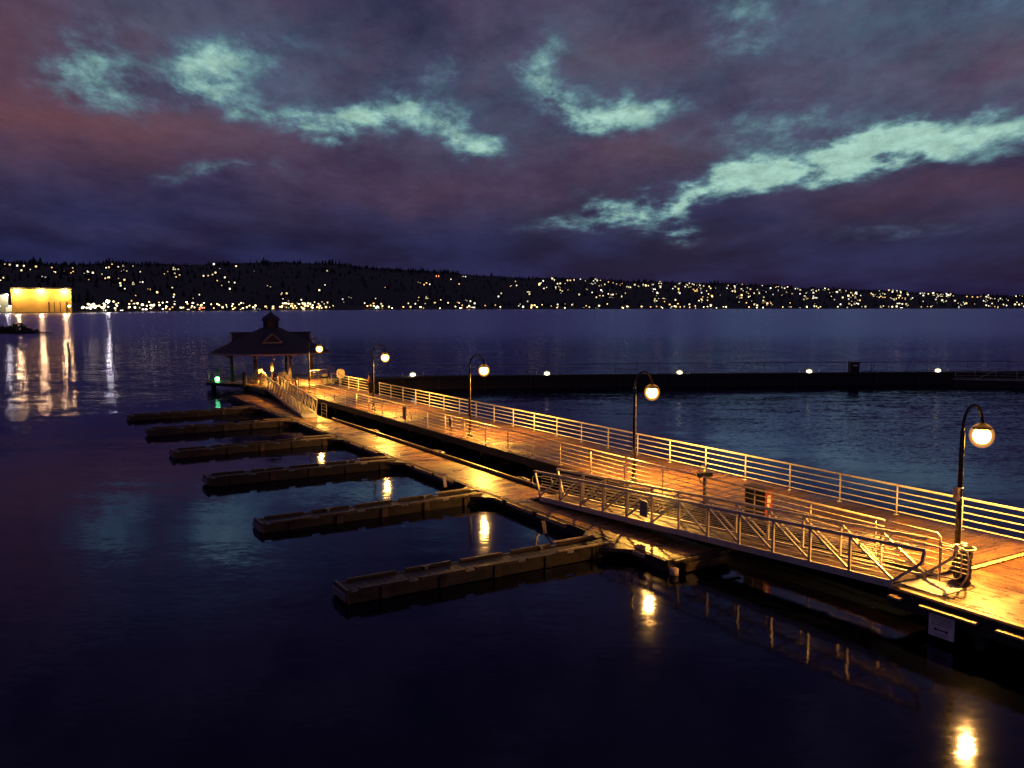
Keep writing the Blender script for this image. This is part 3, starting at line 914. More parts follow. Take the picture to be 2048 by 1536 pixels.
# ---- things on the pier
def panel_sign(name, label, s, t, z0, z1, w_, m, post=True):
    r = root(name, label, 'sign', W(s, t, ZD), TH)
    MB().box(-w_ / 2, w_ / 2, -.09, -.05, z0, z1).build('panel', m, r)
    if post:
        MB().tube([(0, -.03, 0), (0, -.03, z1)], .02, 6).build('post', M['pole'], r)
    return r
panel_sign('notice_board', 'tall dark notice board on the near-side railing, largest of its three', 51.2, 22.66, .18, 1.05, .50, M['signgrey'])
panel_sign('notice_board', 'small grey board on the near-side railing, in the bright pool of light', 44.6, 22.66, .50, 1.02, .32, M['signgrey'])
panel_sign('notice_board', 'smallest farthest grey board on the near-side railing', 56.45, 22.66, .48, 1.0, .22, M['signgrey'])

def viewer():
    r = root('binocular_viewer', 'dark coin viewer with two pale rings on the near-side railing', 'viewer', W(23.85, 22.9, ZD), TH)
    MB().lathe([(.13, 0), (.12, .05), (.06, .10), (.06, .95), (.09, 1.0)], (0, 0, 0), 12).build('pedestal', M['black'], r)
    MB().beam((-.05, -.28, 1.12), (.05, .30, 1.12), .18, .16).build('body', M['black'], r)
    for z in (1.32, .92):
        pts = [(-.02 + 0 * k, .15 * math.sin(2 * math.pi * k / 16) - .05, z + .15 * math.cos(2 * math.pi * k / 16)) for k in range(16)]
        mb = MB(); mb.tube([(p[1] * .8, p[1] * .5 - .03, p[2]) for p in pts], .025, 6, closed=True); mb.build('ring', M['steel'], r)
viewer()
def cabinet():
    r = root('fire_cabinet', 'dark cabinet with an orange-red end and white label on the pier', 'cabinet', W(21.25, 23.0, ZD), TH)
    r.scale = (.92, .9, .9)
    MB().box(-.50, .50, -.20, .20, .08, 1.18).build('body', M['black'], r)
    MB().box(-.54, .56, -.24, .24, 1.183, 1.26).build('lid', M['gablein'], r)
    MB().box(.503, .535, -.20, .20, .08, 1.18).build('end_panel', M['red'], r)
    MB().box(.538, .545, -.10, .09, .70, 1.00).build('label_plate', M['white'], r)
    MB().box(.538, .545, -.10, .03, .30, .66).build('label_plate', M['white'], r)
    for x in (-.42, .42):
        MB().box(x - .05, x + .05, -.15, .15, 0, .08).build('foot', M['black'], r)
cabinet()
def litter_bin(s, t, label):
    r = root('litter_bin', label, 'bin', W(s, t, ZD), TH)
    mb = MB(); mb.lathe([(.17, .03), (.185, .06), (.195, .84), (.17, .84)], (0, 0, 0), 20); mb.build('liner', M['black'], r)
    for k in range(18):
        a = 2 * math.pi * k / 18
        MB().beam((.215 * math.cos(a), .215 * math.sin(a), .05), (.225 * math.cos(a), .225 * math.sin(a), .90), .035, .012, up=(math.cos(a), math.sin(a), 0)).build('slat', M['pole'], r)
    MB().tube([(.29 * math.cos(2 * math.pi * k / 24), .30 * math.sin(2 * math.pi * k / 24), .90) for k in range(24)], .028, 8, closed=True).build('rim', M['rail'], r)
    MB().lathe([(.23, .90), (.22, .96), (.12, 1.0), (.10, 1.01)], (0, 0, 0), 20).build('lid', M['pole'], r)
    MB().lathe([(.085, 1.0), (.085, 1.03), (.03, 1.05)], (0, 0, 0), 12).build('lid_knob', M['white'], r)
    MB().lathe([(.17, 0), (.17, .03)], (0, 0, 0), 14).build('foot', M['black'], r)
litter_bin(13.37, 22.50, 'dark round slatted litter bin with a pale rim beside the nearest lamp')
def far_bin():
    r = root('domed_bin', 'cream domed litter bin near the pavilion entrance', 'bin', W(80.6, 27.2, ZD), TH)
    MB().lathe([(.30, 0), (.32, .03), (.32, .52), (.30, .55)], (0, 0, 0), 16).build('body', M['cream'], r)
    MB().lathe([(.27, .553), (.27, .74)], (0, 0, 0), 16).build('opening', M['black'], r)
    MB().lathe([(.33, .743), (.31, .88), (.2, 1.0), (.05, 1.04)], (0, 0, 0), 16).build('dome', M['cream'], r)
far_bin()
def life_board():
    r = root('rescue_board', 'rounded cream board with a dark mark above the far railing', 'sign', W(77.6, 27.75, ZD), 0.0)
    poly = [(.38 * math.copysign(abs(math.cos(a)) ** .6, math.cos(a)), 1.20 + .42 * math.copysign(abs(math.sin(a)) ** .6, math.sin(a))) for a in [2 * math.pi * k / 24 for k in range(24)]]
    n = len(poly)
    mb = MB(); mb.add([(x, -.04, z) for x, z in poly] + [(x, .06, z) for x, z in poly],
                      [tuple(range(n)), tuple(range(2 * n - 1, n - 1, -1))] + [((i + 1) % n, i, n + i, n + (i + 1) % n) for i in range(n)])
    mb.build('board', M['cream'], r)
    MB().tube([(-.2 + .05 * math.sin(k), -.055, 1.05 + .06 * k) for k in range(6)], .035, 6).build('hook', M['gablein'], r)
    MB().tube([(0, .1, 0), (0, .1, 1.4)], .035, 8).build('post', M['rail'], r)
life_board()
def bollard(s, t, h, label, z=ZD, rad=.17, zb=None):
    o = MB()
    b = 0 if zb is None else zb - z
    o.tube([(0, 0, b), (0, 0, h - .05), (0, 0, h)], rad, 10, radii=[rad, rad, rad * .8])
    o.lathe([(rad * .82, h), (rad * .7, h + .05), (rad * .15, h + .07)], (0, 0, 0), 10)
    tag(o.build('timber_bollard', M['timber'], None, None, W(s, t, z), TH), label, 'bollard')
bollard(77.6, 23.55, 1.0, 'dark timber bollard at the pavilion end of the pier')
bollard(83.0, 23.0, 1.0, 'dark timber post at the corner of the pavilion deck')
p_ = (-25.75, 82.3)
s_, t_ = -p_[0] * .515 + p_[1] * .857, p_[0] * .857 + p_[1] * .515
bollard(s_, t_, 2.2, 'tall dark pile in the water beside the head of the far ramp', z=0, rad=.2, zb=-3)
for s, lb in ((23.5, 'nearest'),):
    pass

def tables():
    for (x, y, rz, lb, lb2) in ((-21.7, 81.0, -.5, 'right-hand pale picnic table in front of the pavilion', 'pale covered bundle on the right-hand table'),
                           (-25.0, 84.6, -.7, 'left-hand picnic table at the head of the far ramp', 'pale covered bundle on the left-hand table')):
        r = root('picnic_table', lb, 'table', (x, y, ZD), rz)
        MB().prism([(.95 * math.copysign(abs(math.cos(a)) ** .5, math.cos(a)), .42 * math.copysign(abs(math.sin(a)) ** .5, math.sin(a))) for a in [2 * math.pi * k / 20 for k in range(20)]], .62, .80).build('table_top', M['top'] if 0 else M['trim'], r)
        for sx in (-.6, .6):
            MB().box(sx - .09, sx + .09, -.3, .3, 0, .617).build('leg', M['cream'], r)
        for sy in (-.72, .72):
            MB().box(-.9, .9, sy - .14, sy + .14, .40, .46).build('bench', M['trim'], r)
            for sx in (-.6, .6):
                MB().box(sx - .05, sx + .05, sy - .1, sy + .1, 0, .397).build('bench_leg', M['trim'], r)
        b = MB()
        b.add([(-.5, -.3, 0), (.3, -.3, 0), (.3, .3, 0), (-.5, .3, 0), (-.28, -.22, .5), (.22, -.22, .55), (.22, .22, .55), (-.28, .22, .5)],
              [(0, 3, 2, 1), (4, 5, 6, 7), (0, 1, 5, 4), (1, 2, 6, 5), (2, 3, 7, 6), (3, 0, 4, 7)])
        b.lathe([(.3, 0), (.28, .15), (.18, .28), (.05, .33)], (.52, 0, 0), 12)
        tag(b.build('covered_bundle', M['tarp'], None, None, (x, y, ZD + .803), rz), lb2, 'bundle')
tables()

# ---- person at the opening in the far railing
def person():
    base = W(69.0, 27.25, ZD)
    r = root('person', 'person in a dusky red jacket and dark trousers standing behind the second lamp pole', 'person', base, TH + R(160))
    J = [(0, 0, .95), (0, 0, 1.15), (0, .01, 1.40), (0, .02, 1.50), (0, .04, 1.66),
         (-.10, 0, .90), (-.11, .02, .50), (-.11, -.02, .08), (-.11, .12, .04),
         (.10, 0, .90), (.12, .06, .50), (.12, .02, .08), (.12, .16, .04),
         (-.19, 0, 1.40), (-.25, .03, 1.14), (-.20, .20, .98), (-.19, .27, .96),
         (.19, 0, 1.40), (.25, .03, 1.14), (.20, .20, .98), (.19, .27, .96)]
    E_ = [(0, 1), (1, 2), (2, 3), (3, 4), (0, 5), (5, 6), (6, 7), (7, 8), (0, 9), (9, 10), (10, 11), (11, 12), (2, 13), (13, 14), (14, 15), (15, 16), (2, 17), (17, 18), (18, 19), (19, 20)]
    RR = [.15, .14, .16, .06, .10, .10, .07, .05, .04, .10, .07, .05, .04, .07, .055, .04, .035, .07, .055, .04, .035]
    me = bpy.data.meshes.new('body')
    me.from_pydata(J, E_, [])
    o = obj('body', me, r)
    me.materials.append(M['skin'])
    md = o.modifiers.new('skin', 'SKIN'); sd = me.skin_vertices[0].data
    for v, q in zip(sd, RR): v.radius = (q, q)
    sd[0].use_root = True
    o.modifiers.new('sub', 'SUBSURF').levels = 1
    o.modifiers['sub'].render_levels = 1
    # clothes: jacket and trousers as slightly larger shells over the same joints
    def shell(name, idx, mat, extra):
        m2 = bpy.data.meshes.new(name)
        mp = {k: i for i, k in enumerate(idx)}
        m2.from_pydata([J[k] for k in idx], [(mp[a], mp[b]) for a, b in E_ if a in mp and b in mp], [])
        o2 = obj(name, m2, r); m2.materials.append(mat)
        o2.modifiers.new('skin', 'SKIN'); s2 = m2.skin_vertices[0].data
        for v, k in zip(s2, idx): v.radius = (RR[k] + extra, RR[k] + extra)
        s2[0].use_root = True
        q = o2.modifiers.new('sub', 'SUBSURF'); q.levels = 1; q.render_levels = 1
    shell('jacket', [1, 2, 13, 14, 15, 17, 18, 19, 0], M['top'], .022)
    shell('trousers', [0, 5, 6, 7, 9, 10, 11], M['trousers'], .020)
    mb = MB(); mb.lathe([(.04, -.02), (.10, .02), (.115, .08), (.10, .15), (.04, .19)], (0, .02, 1.62), 12); mb.build('hair', M['hair'], r)
person()

# ---- pavilion
def pavilion():
    cx, cy = -25.2, 89.85
    r = root('pavilion', 'octagonal open pavilion with shingled roof, gables and cupola at the pier end', 'pavilion', (cx, cy, 0), 0)
    A0 = R(-50)
    def ring(rad, z, off=0.0, n=8):
        return [(rad * math.cos(A0 + off + 2 * math.pi * k / n), rad * math.sin(A0 + off + 2 * math.pi * k / n), z) for k in range(n)]
    # deck
    dk = MB(); dk.prism([(x, y) for x, y, z in ring(7.0, 0)], ZD - .35, ZD - .06); dk.build('deck_frame', M['timber'], r)
    dd = MB()
    k = -6.4
    while k < 6.4:
        hw = 0
        ext = min(6.4, 6.95 * math.cos(math.asin(min(.99, abs(k) / 7.0))) - .1)
        c, s_ = math.cos(TH), math.sin(TH)
        y0, y1 = -ext * .97, ext * .97
        vs = []
        for (x, y, z) in [(k, y0, ZD - .05), (k + .18, y0, ZD - .05), (k + .18, y1, ZD - .05), (k, y1, ZD - .05), (k, y0, ZD), (k + .18, y0, ZD), (k + .18, y1, ZD), (k, y1, ZD)]:
            vs.append((x * c - y * s_, x * s_ + y * c, z))
        dd.add(vs, [(0, 3, 2, 1), (4, 5, 6, 7), (0, 1, 5, 4), (1, 2, 6, 5), (2, 3, 7, 6), (3, 0, 4, 7)])
        k += .2
    dd.build('plank', M['deck'], r, 'stuff')
    for k in range(8):
        a = A0 + 2 * math.pi * k / 8
        x, y = 4.3 * math.cos(a), 4.3 * math.sin(a)
        MB().box(x - .11, x + .11, y - .11, y + .11, ZD + .003, 3.9).build('post', M['timber'], r)
        b = MB(); b.beam((x * .98, y * .98, 3.1), (x * 1.22, y * 1.22, 3.75), .1, .12); b.build('bracket', M['timber'], r)
        x, y = 6.3 * math.cos(a), 6.3 * math.sin(a)
        MB().tube([(x, y, -3), (x, y, ZD - .353)], .18, 8).build('pile', M['timber'], r)
    # roof: hip + eave board
    ze, zt = 3.86, 6.32
    e1, e2 = ring(6.45, ze), ring(1.0, zt)
    mb = MB()
    mb.add(e1 + e2, [(i, (i + 1) % 8, 8 + (i + 1) % 8, 8 + i) for i in range(8)] + [tuple(range(8, 16))])
    u1 = ring(6.35, ze - .10); u2 = ring(4.2, ze + .02)
    mb.add(u1 + u2, [((i + 1) % 8, i, 8 + i, 8 + (i + 1) % 8) for i in range(8)])
    # dutch gables
    for g in range(4):
        a = R(-72.5 + 90 * g)
        c, s_ = math.cos(a), math.sin(a)
        def q(rr, w_, z): return (rr * c - w_ * s_, rr * s_ + w_ * c, z)
        rg, zr, hw, zb = 3.95, 5.88, 1.15, 4.72
        vs = [q(0, 0, zr), q(rg + .12, 0, zr), q(rg + .12, hw, zb), q(0, hw, zb), q(rg + .12, -hw, zb), q(0, -hw, zb)]
        mb.add(vs, [(0, 1, 2, 3), (0, 5, 4, 1)])
    roof = mb.build('roof', M['roof'], r)
    # shingle courses on the hip, thin raised bands
    fb = MB()
    for i in range(8):
        p, q2 = Vector(e1[i]), Vector(e1[(i + 1) % 8])
        fb.beam(p - Vector((0, 0, .08)), q2 - Vector((0, 0, .08)), .06, .16)
    fb.build('eave_board', M['trim'], roof)
    for g in range(4):
        a = R(-72.5 + 90 * g)
        c, s_ = math.cos(a), math.sin(a)
        def q(rr, w_, z): return (rr * c - w_ * s_, rr * s_ + w_ * c, z)
        z0, z1, hw = 4.84, 5.84, .98
        n = MB(); n.add([q(3.93, -hw, z0), q(3.93, hw, z0), q(3.93, 0, z1)], [(0, 1, 2)]); n.add([q(3.7, -hw, z0), q(3.7, hw, z0), q(3.7, 0, z1)], [(2, 1, 0)])
        gb = n.build('gable', M['gablein'], roof)
        t = MB()
        t.beam(q(3.99, -hw, z0 + .06), q(3.99, hw, z0 + .06), .10, .15)
        t.beam(q(3.99, -hw + .05, z0 + .1), q(3.99, 0, z1 - .04), .10, .17, up=q(1, 0, 0))
        t.beam(q(3.992, hw - .05, z0 + .1), q(3.992, 0, z1 - .04), .10, .17, up=q(1, 0, 0))
        t.build('gable_trim', M['trim'], roof)
    cu = MB()
    cu.add(ring(.84, 6.2) + ring(.84, 7.08), [(i, (i + 1) % 8, 8 + (i + 1) % 8, 8 + i) for i in range(8)])
    cu.build('cupola', M['black'], roof)
    cr = MB(); cr.add(ring(1.06, 7.05) + ring(.86, 7.38) + ring(.14, 7.86) , [(i, (i + 1) % 8, 8 + (i + 1) % 8, 8 + i) for i in range(8)] + [(8 + i, 8 + (i + 1) % 8, 16 + (i + 1) % 8, 16 + i) for i in range(8)] + [tuple(range(16, 24)), tuple(range(7, -1, -1))])
    cr.build('cupola_roof', M['roof'], roof)
    f = MB(); f.lathe([(.06, 7.8), (.10, 7.92), (.03, 8.05)], (0, 0, 0), 8); f.build('finial', M['roof'], roof)
    # railing round the deck, open towards the pier
    rr = root('railing', 'pipe railing round the pavilion deck', 'railing', (cx, cy, ZD), 0)
    pts = ring(6.75, 0)
    for i in range(8):
        if i == 7: continue
        p, q2 = Vector(pts[i]), Vector(pts[(i + 1) % 8])
        if i == 6: p = p.lerp(q2, 0.0); q2 = p.lerp(q2, 0.45)
        if i == 0: p = p.lerp(q2, 0.25)
        for k in range(3):
            v = p.lerp(q2, k / 3)
            MB().tube([v, v + Vector((0, 0, 1.07))], .026, 6).build('post', M['rail'], rr)
        MB().tube([p + Vector((0, 0, 1.07)), q2 + Vector((0, 0, 1.07))], .03, 6).build('top_rail', M['rail'], rr)
        for k in range(4):
            z = .84 - k * .22
            MB().tube([p + Vector((0, 0, z)), q2 + Vector((0, 0, z))], .015, 5).build('rail', M['rail'], rr)
    # notice post inside
    nb = root('notice_post', 'pale narrow cabinet on a post inside the pavilion', 'cabinet', (-24.3, 86.6, ZD), TH)
    MB().tube([(0, 0, 0), (0, 0, 1.2)], .05, 8).build('post', M['timber'], nb)
    MB().box(-.14, .14, -.13, .13, 1.0, 1.9).build('box', M['cream'], nb)
    # shaded downlight under the front eave, and an added unseen one on the right
    for ex, ey, lbl in ((-23.6, 84.9, 'small shaded downlight under the front eave of the pavilion'), (-20.4, 85.6, 'added unseen downlight under the right part of the front eave')):
        dl = root('eave_lamp', lbl, 'lamp', (ex, ey, 3.40), 0)
        MB().tube([(0, 0, .0), (0, 0, .33)], .02, 6).build('stem', M['pole'], dl)
        MB().lathe([(.05, .02), (.14, -.06), (.15, -.10)], (0, 0, 0), 12).build('shade', M['trim'], dl)
        MB().lathe([(.09, -.09), (.09, -.105)], (0, 0, 0), 12).build('lens', M['bulb'], dl)
        lt = bpy.data.lights.new('eave_light', 'SPOT'); lt.spot_size = R(140); lt.spot_blend = 0.6
        lt.energy = 5200; lt.color = SOD; lt.shadow_soft_size = .08
        lo = bpy.data.objects.new('eave_light', lt); col.objects.link(lo); lo.parent = dl; lo.location = (0, 0, -.16)
    # green navigation light
    g = root('navigation_light', 'green navigation light at the outer edge of the pavilion deck', 'light', (-29.75, 87.1, ZD), 0)
    MB().tube([(-.15, -.1, .0), (-.15, -.1, 1.0)], .05, 8).build('post', M['black'], g)
    MB().box(-.33, .03, -.22, .02, .55, 1.15).build('battery_box', M['black'], g)
    MB().lathe([(.08, -.18), (.20, -.12), (.24, 0), (.20, .12), (.08, .18)], (-.10, -.46, .20), 12).build('lens', M['bulb_green'], g)
    MB().tube([(-.15, -.15, .1), (-.10, -.35, .1)], .03, 6).build('bracket', M['black'], g)
pavilion()

# ---- ramps down to the float
def ramp(name, label, top_l, top_r, bot_l, bot_r, panels, nbar=6, rbar=.010, wup=.065):
    """truss ramp; four bottom-chord corners in world coordinates"""
    top = (top_l + top_r) / 2
    ax = (bot_l + bot_r) / 2 - top
    rz = math.atan2(ax.y, ax.x)
    r = root(name, label, 'ramp', top, rz)
    inv = (Matrix.Translation(top) @ Matrix.Rotation(rz, 4, 'Z')).inverted()
    tl, tr, bl, br = [inv @ p for p in (top_l, top_r, bot_l, bot_r)]
    hh = 1.08
    up = Vector((0, 0, 1))
    Lx = bl.x - tl.x
    dk = MB()
    n = 60
    m1 = None
    for i in range(n):
        a, b = i / n, (i + 1) / n - .0004
        p0, p1 = tl.lerp(bl, a), tr.lerp(br, a)
        q0, q1 = tl.lerp(bl, b), tr.lerp(br, b)
        e = Vector((0, 0.06 if p1.y > p0.y else -.06, 0)) * 0
        vs = [p0 - up * .03, q0 - up * .03, q1 - up * .03, p1 - up * .03, p0, q0, q1, p1]
        mbp = MB().add([v + up * .02 for v in vs], [(0, 3, 2, 1), (4, 5, 6, 7), (0, 1, 5, 4), (1, 2, 6, 5), (2, 3, 7, 6), (3, 0, 4, 7)])
        mbp.build('plank', M['grate'], r)
    for sd, (a, b) in enumerate(((tl, bl), (tr, br))):
        MB().beam(a + up * -.02, b + up * -.02, .09, .20).build('bottom_chord', M['alu'], r)
        # top chord: double rail
        a2 = a + up * hh; b2 = b + up * hh
        o = MB()
        pin = a.lerp(b, 0.0)
        MB().beam(a2.lerp(b2, -.055 if sd == 0 else 0.0), b2, .07, .09).build('top_chord', M['alu'], r)
        off = Vector((0, .09 if (tr.y > tl.y) == (sd == 0) else -.09, 0))
        for k in range(1, nbar + 1):
            z = .09 + k * .75 / nbar
            MB().tube([a + up * z + off * .55, b + up * z + off * .55], rbar, 5).build('rail', M['alu'], r)
        MB().tube([a + up * .93 + off, b + up * .93 + off], .022, 6).build('handrail', M['alu'], r)
        for i in range(panels + 1):
            if i == panels: continue
            k = i / panels
            if i > 0:
                p = a.lerp(b, k)
                MB().beam(p + up * .08, p + up * (hh - .045), wup, wup, up=(1, 0, 0)).build('upright', M['alu'], r)
            # diagonals lean up-ramp on the upper half, down-ramp on the lower
            k2 = (i + 1) / panels
            if i < panels * 0.5:
                lo, hi = a.lerp(b, k), a.lerp(b, k2)
            else:
                lo, hi = a.lerp(b, k2), a.lerp(b, k)
            MB().beam(lo + up * .10, hi + up * (hh - .05), wup * .85, wup * .85, up=(0, 1, 0)).build('diagonal', M['alu'], r)
        # end frames
        ep = b + up * .08; et = b2
        MB().beam(b2, b2 + (b - a).normalized() * .42, .07, .09).build('top_chord', M['alu'], r)
        MB().beam(ep.lerp(b, 0) , et + (b - a).normalized() * .38, .07, .07, up=(0, 1, 0)).build('end_frame', M['alu'], r)
        MB().beam(a + up * .08, a2.lerp(b2, -.05) - up * .35, .07, .07, up=(0, 1, 0)).build('end_frame', M['alu'], r)
        MB().beam(a2.lerp(b2, -.05) - up * .35, a2.lerp(b2, -.054), .07, .07, up=(0, 1, 0)).build('end_frame', M['alu'], r)
        # handrail return loops
        d = (a - b).normalized()
        lp = [a + up * .93 + off, a + up * .93 + off + d * .9, a + up * .85 + off + d * 1.02, a + up * .25 + off + d * 1.02, a + up * .15 + off + d * .9, a + up * .15 + off + d * .1]
        if sd == 1:
            MB().tube(lp, .02, 6).build('rail_loop', M['alu'], r)
        d = -d
        lp = [b + up * .88 + off, b + up * .86 + off + d * .55, b + up * .75 + off + d * .68, b + up * .55 + off + d * .68, b + up * .45 + off + d * .55, b + up * .45 + off]
        MB().tube(lp, .018, 6).build('rail_loop', M['alu'], r)
    # cross beams below
    for i in range(0, panels + 1):
        k = i / panels
        MB().beam(tl.lerp(bl, k) - up * .085, tr.lerp(br, k) - up * .085, .07, .10).build('cross_beam', M['alu'], r)
    # hinge plates
    MB().add([bl + Vector((0, 0, .06)), br + Vector((0, 0, .06)), br + Vector((.75, 0, -.12)), bl + Vector((.75, 0, -.12)), bl + Vector((0, 0, .03)), br + Vector((0, 0, .03)), br + Vector((.75, 0, -.135)), bl + Vector((.75, 0, -.135))],
             [(0, 1, 2, 3), (7, 6, 5, 4), (0, 4, 5, 1), (1, 5, 6, 2), (2, 6, 7, 3), (3, 7, 4, 0)]).build('toe_plate', M['plate'], r)
    return r, inv
def Wv(s, t, z): return W(s, t, z)
r1, inv1 = ramp('ramp', 'near aluminium truss ramp leading from the pier down to the float', Wv(14.05, 20.42, ZD + .06), Wv(13.95, 21.68, ZD + .06), Wv(29.6, 19.17, ZF + .16), Wv(29.5, 20.25, ZF + .16), 12)
r2, inv2 = ramp('ramp', 'far aluminium truss ramp beside the pavilion', Wv(77.3, 20.75, ZD + .06), Wv(77.3, 21.85, ZD + .06), Wv(61.8, 19.0, ZF + .16), Wv(61.8, 20.15, ZF + .16), 12, 1, .008, .085)
r2['label'] = 'far aluminium truss ramp going down from beside the pavilion to the float'
tp = root('transition_plate', 'bright metal plate at the top of the near ramp', 'plate', W(13.5, 20.75, ZD), TH)
MB().box(-.72, .66, -.05, 1.0, .012, .03).build('sheet', M['plate'], tp)
MB().box(.30, .36, -.05, 1.0, .031, .042).build('rib', M['plate'], tp)
# board hung on the near ramp
bs = root('ramp_board', 'grey board hung on the near truss ramp, facing away', 'sign', W(23.35, 19.62, .95), TH)
MB().box(-.20, .20, -.13, -.10, .12, .68).build('panel', M['signgrey'], bs)
MB().box(-.14, .14, -.10, -.05, .55, .60).build('bracket', M['alu'], bs)

# ---- sign below the near edge
def edge_sign():
    r = root('notice_sign', 'faded white notice with a double arrow below the near edge of the pier', 'sign', W(12.46, 20.16, 0.30), TH)
    MB().box(-.34, .34, -.01, .02, -.14, .42).build('panel', M['signwhite'], r)
    for z, a, b in ((.36, -.26, .24), (.30, -.28, .26), (.24, -.25, .27), (.18, -.26, .2), (-.05, -.22, .22), (-.10, -.16, .18)):
        mb = MB(); x = a
        rg = random.Random(int(z * 100) + 60)
        while x < b:
            wd = rg.uniform(.03, .09); mb.box(x, min(b, x + wd), -.014, -.011, z - .011, z + .011); x += wd + .022
        mb.build('print_line', M['signgrey'], r)
    ar = MB(); ar.box(-.13, .13, -.016, -.012, .035, .065)
    for sg in (-1, 1):
        ar.add([(sg * .21, -.016, .05), (sg * .125, -.016, .10), (sg * .125, -.016, .0)], [(0, 1, 2) if sg < 0 else (0, 2, 1)])
    ar.build('double_arrow', M['black'], r)
    MB().box(-.28, -.23, .022, .12, .1, .40).build('bracket', M['black'], r)
    MB().box(.23, .28, .022, .12, .1, .40).build('bracket', M['black'], r)
edge_sign()

# ---- float and fingers
def main_float():
    r = root('dock_float', 'long low plank float running parallel to the pier', 'dock', W(50, 19.27, 0), TH)
    s0, s1 = 20.55, 80.5
    def X(s): return -(s - 50)
    y0, y1 = -1.17, 1.17
    pw = .20
    me = MB().box(-pw / 2 + .006, pw / 2 - .006, y0 + .13, y1 - .13, -.05, 0).mesh('plank'); me.materials.append(M['float'])
    rng = random.Random(4)
    s = s0 + .05; k = 0
    while s < s1 - .2:
        obj('plank', me, r, None, (X(s + pw / 2), 0, ZF + rng.uniform(-.004, .004)))
        s += pw; k += 1
    MB().box(X(s1), X(s0), y0 + .15, y1 - .15, -.35, ZF - .06).build('pontoon', M['black'], r)
    # edge beams
    for sd in (y0, y1 - .12):
        MB().box(X(s1), X(s0), sd, sd + .12, .02, ZF - .02).build('edge_beam', M['timber'], r)
    # right-hand kerb, slightly wandering
    for i in range(12):
        a, b = s0 + 9.4 + i * 4.2, s0 + 9.4 + i * 4.2 + 4.15
        if b > s1 - 18: continue
        z = ZF + .16 + rng.uniform(-.012, .02); dy = rng.uniform(-.03, .03)
        MB().box(X(b), X(a), y1 + .003 + dy * 0, y1 + .13, z - .20, z).build('kerb', M['whaler'], r)
    # left-hand bull rail pieces between the fingers
    for i in range(6):
        base = 24.3 + (i - 1) * 9.28 + 1.6
        for k in range(3):
            a = base + k * 2.35 + .2; b = a + 2.0
            if a < s0: continue
            MB().box(X(b), X(a), y0 - .10, y0 - .004, ZF - .17, ZF - .045 + rng.uniform(-.01, .01)).build('wale', M['edge'], r)  # pale colour stands in for lamplight along the float edge
    MB().box(X(s0), X(s0) + .12, y0, y1, .02, ZF + .03).build('end_beam', M['timber'], r)
    MB().lathe([(.11, 0), (.15, .04), (.15, .24), (.10, .27)], (X(s0) + .30, y0 + .1, -.05), 12).build('end_fender', M['trim'], r)
    MB().box(X(s0) + .125, X(s0) + .42, y0 + .5, y1 + .1, .05, ZF - .08).build('end_block', M['whaler'], r)
    MB().beam((X(s0) + .2, y0 + .2, ZF - .02), (X(s0) + .5, y1 + .5, ZF + .10), .10, .08).build('end_strut', M['whaler'], r)
    # hoops on the kerb side
    for i, ss in enumerate((27.8, 33.5, 42.5, 52.0)):
        MB().tube([(X(ss), y1 + .14, ZF - .05), (X(ss) - .2, y1 + .8, ZF - .02), (X(ss) - .9, y1 + .82, ZF - .02), (X(ss) - 1.1, y1 + .14, ZF - .05)], .035, 6).build('pile_hoop', M['steel'], r)
        MB().tube([(X(ss) - .55, y1 + .42, -3), (X(ss) - .55, y1 + .42, ZF + .1)], .14, 8).build('guide_pile', M['timber'], r)
    for ss, sy in ((24.8, .3), (33.0, .5), (38.0, .2), (47.5, .6)):
        pass
    return r
main_float()

def gate_frame():
    r = root('float_handrail', 'small barred handrail frame on the float at the foot of the far ramp', 'handrail', W(59.9, 20.3, ZF), TH)
    for x in (-1.1, 0.0):
        pass
    MB().tube([(-1.1, 0, 0), (-1.1, 0, .95), (-1.0, 0, 1.05), (-.12, 0, 1.05), (0, 0, .95), (0, 0, 0)], .025, 8).build('frame', M['steel'], r)
    for z in (.35, .6, .83):
        MB().tube([(-1.1, 0, z), (0, 0, z)], .014, 6).build('rail', M['steel'], r)
gate_frame()

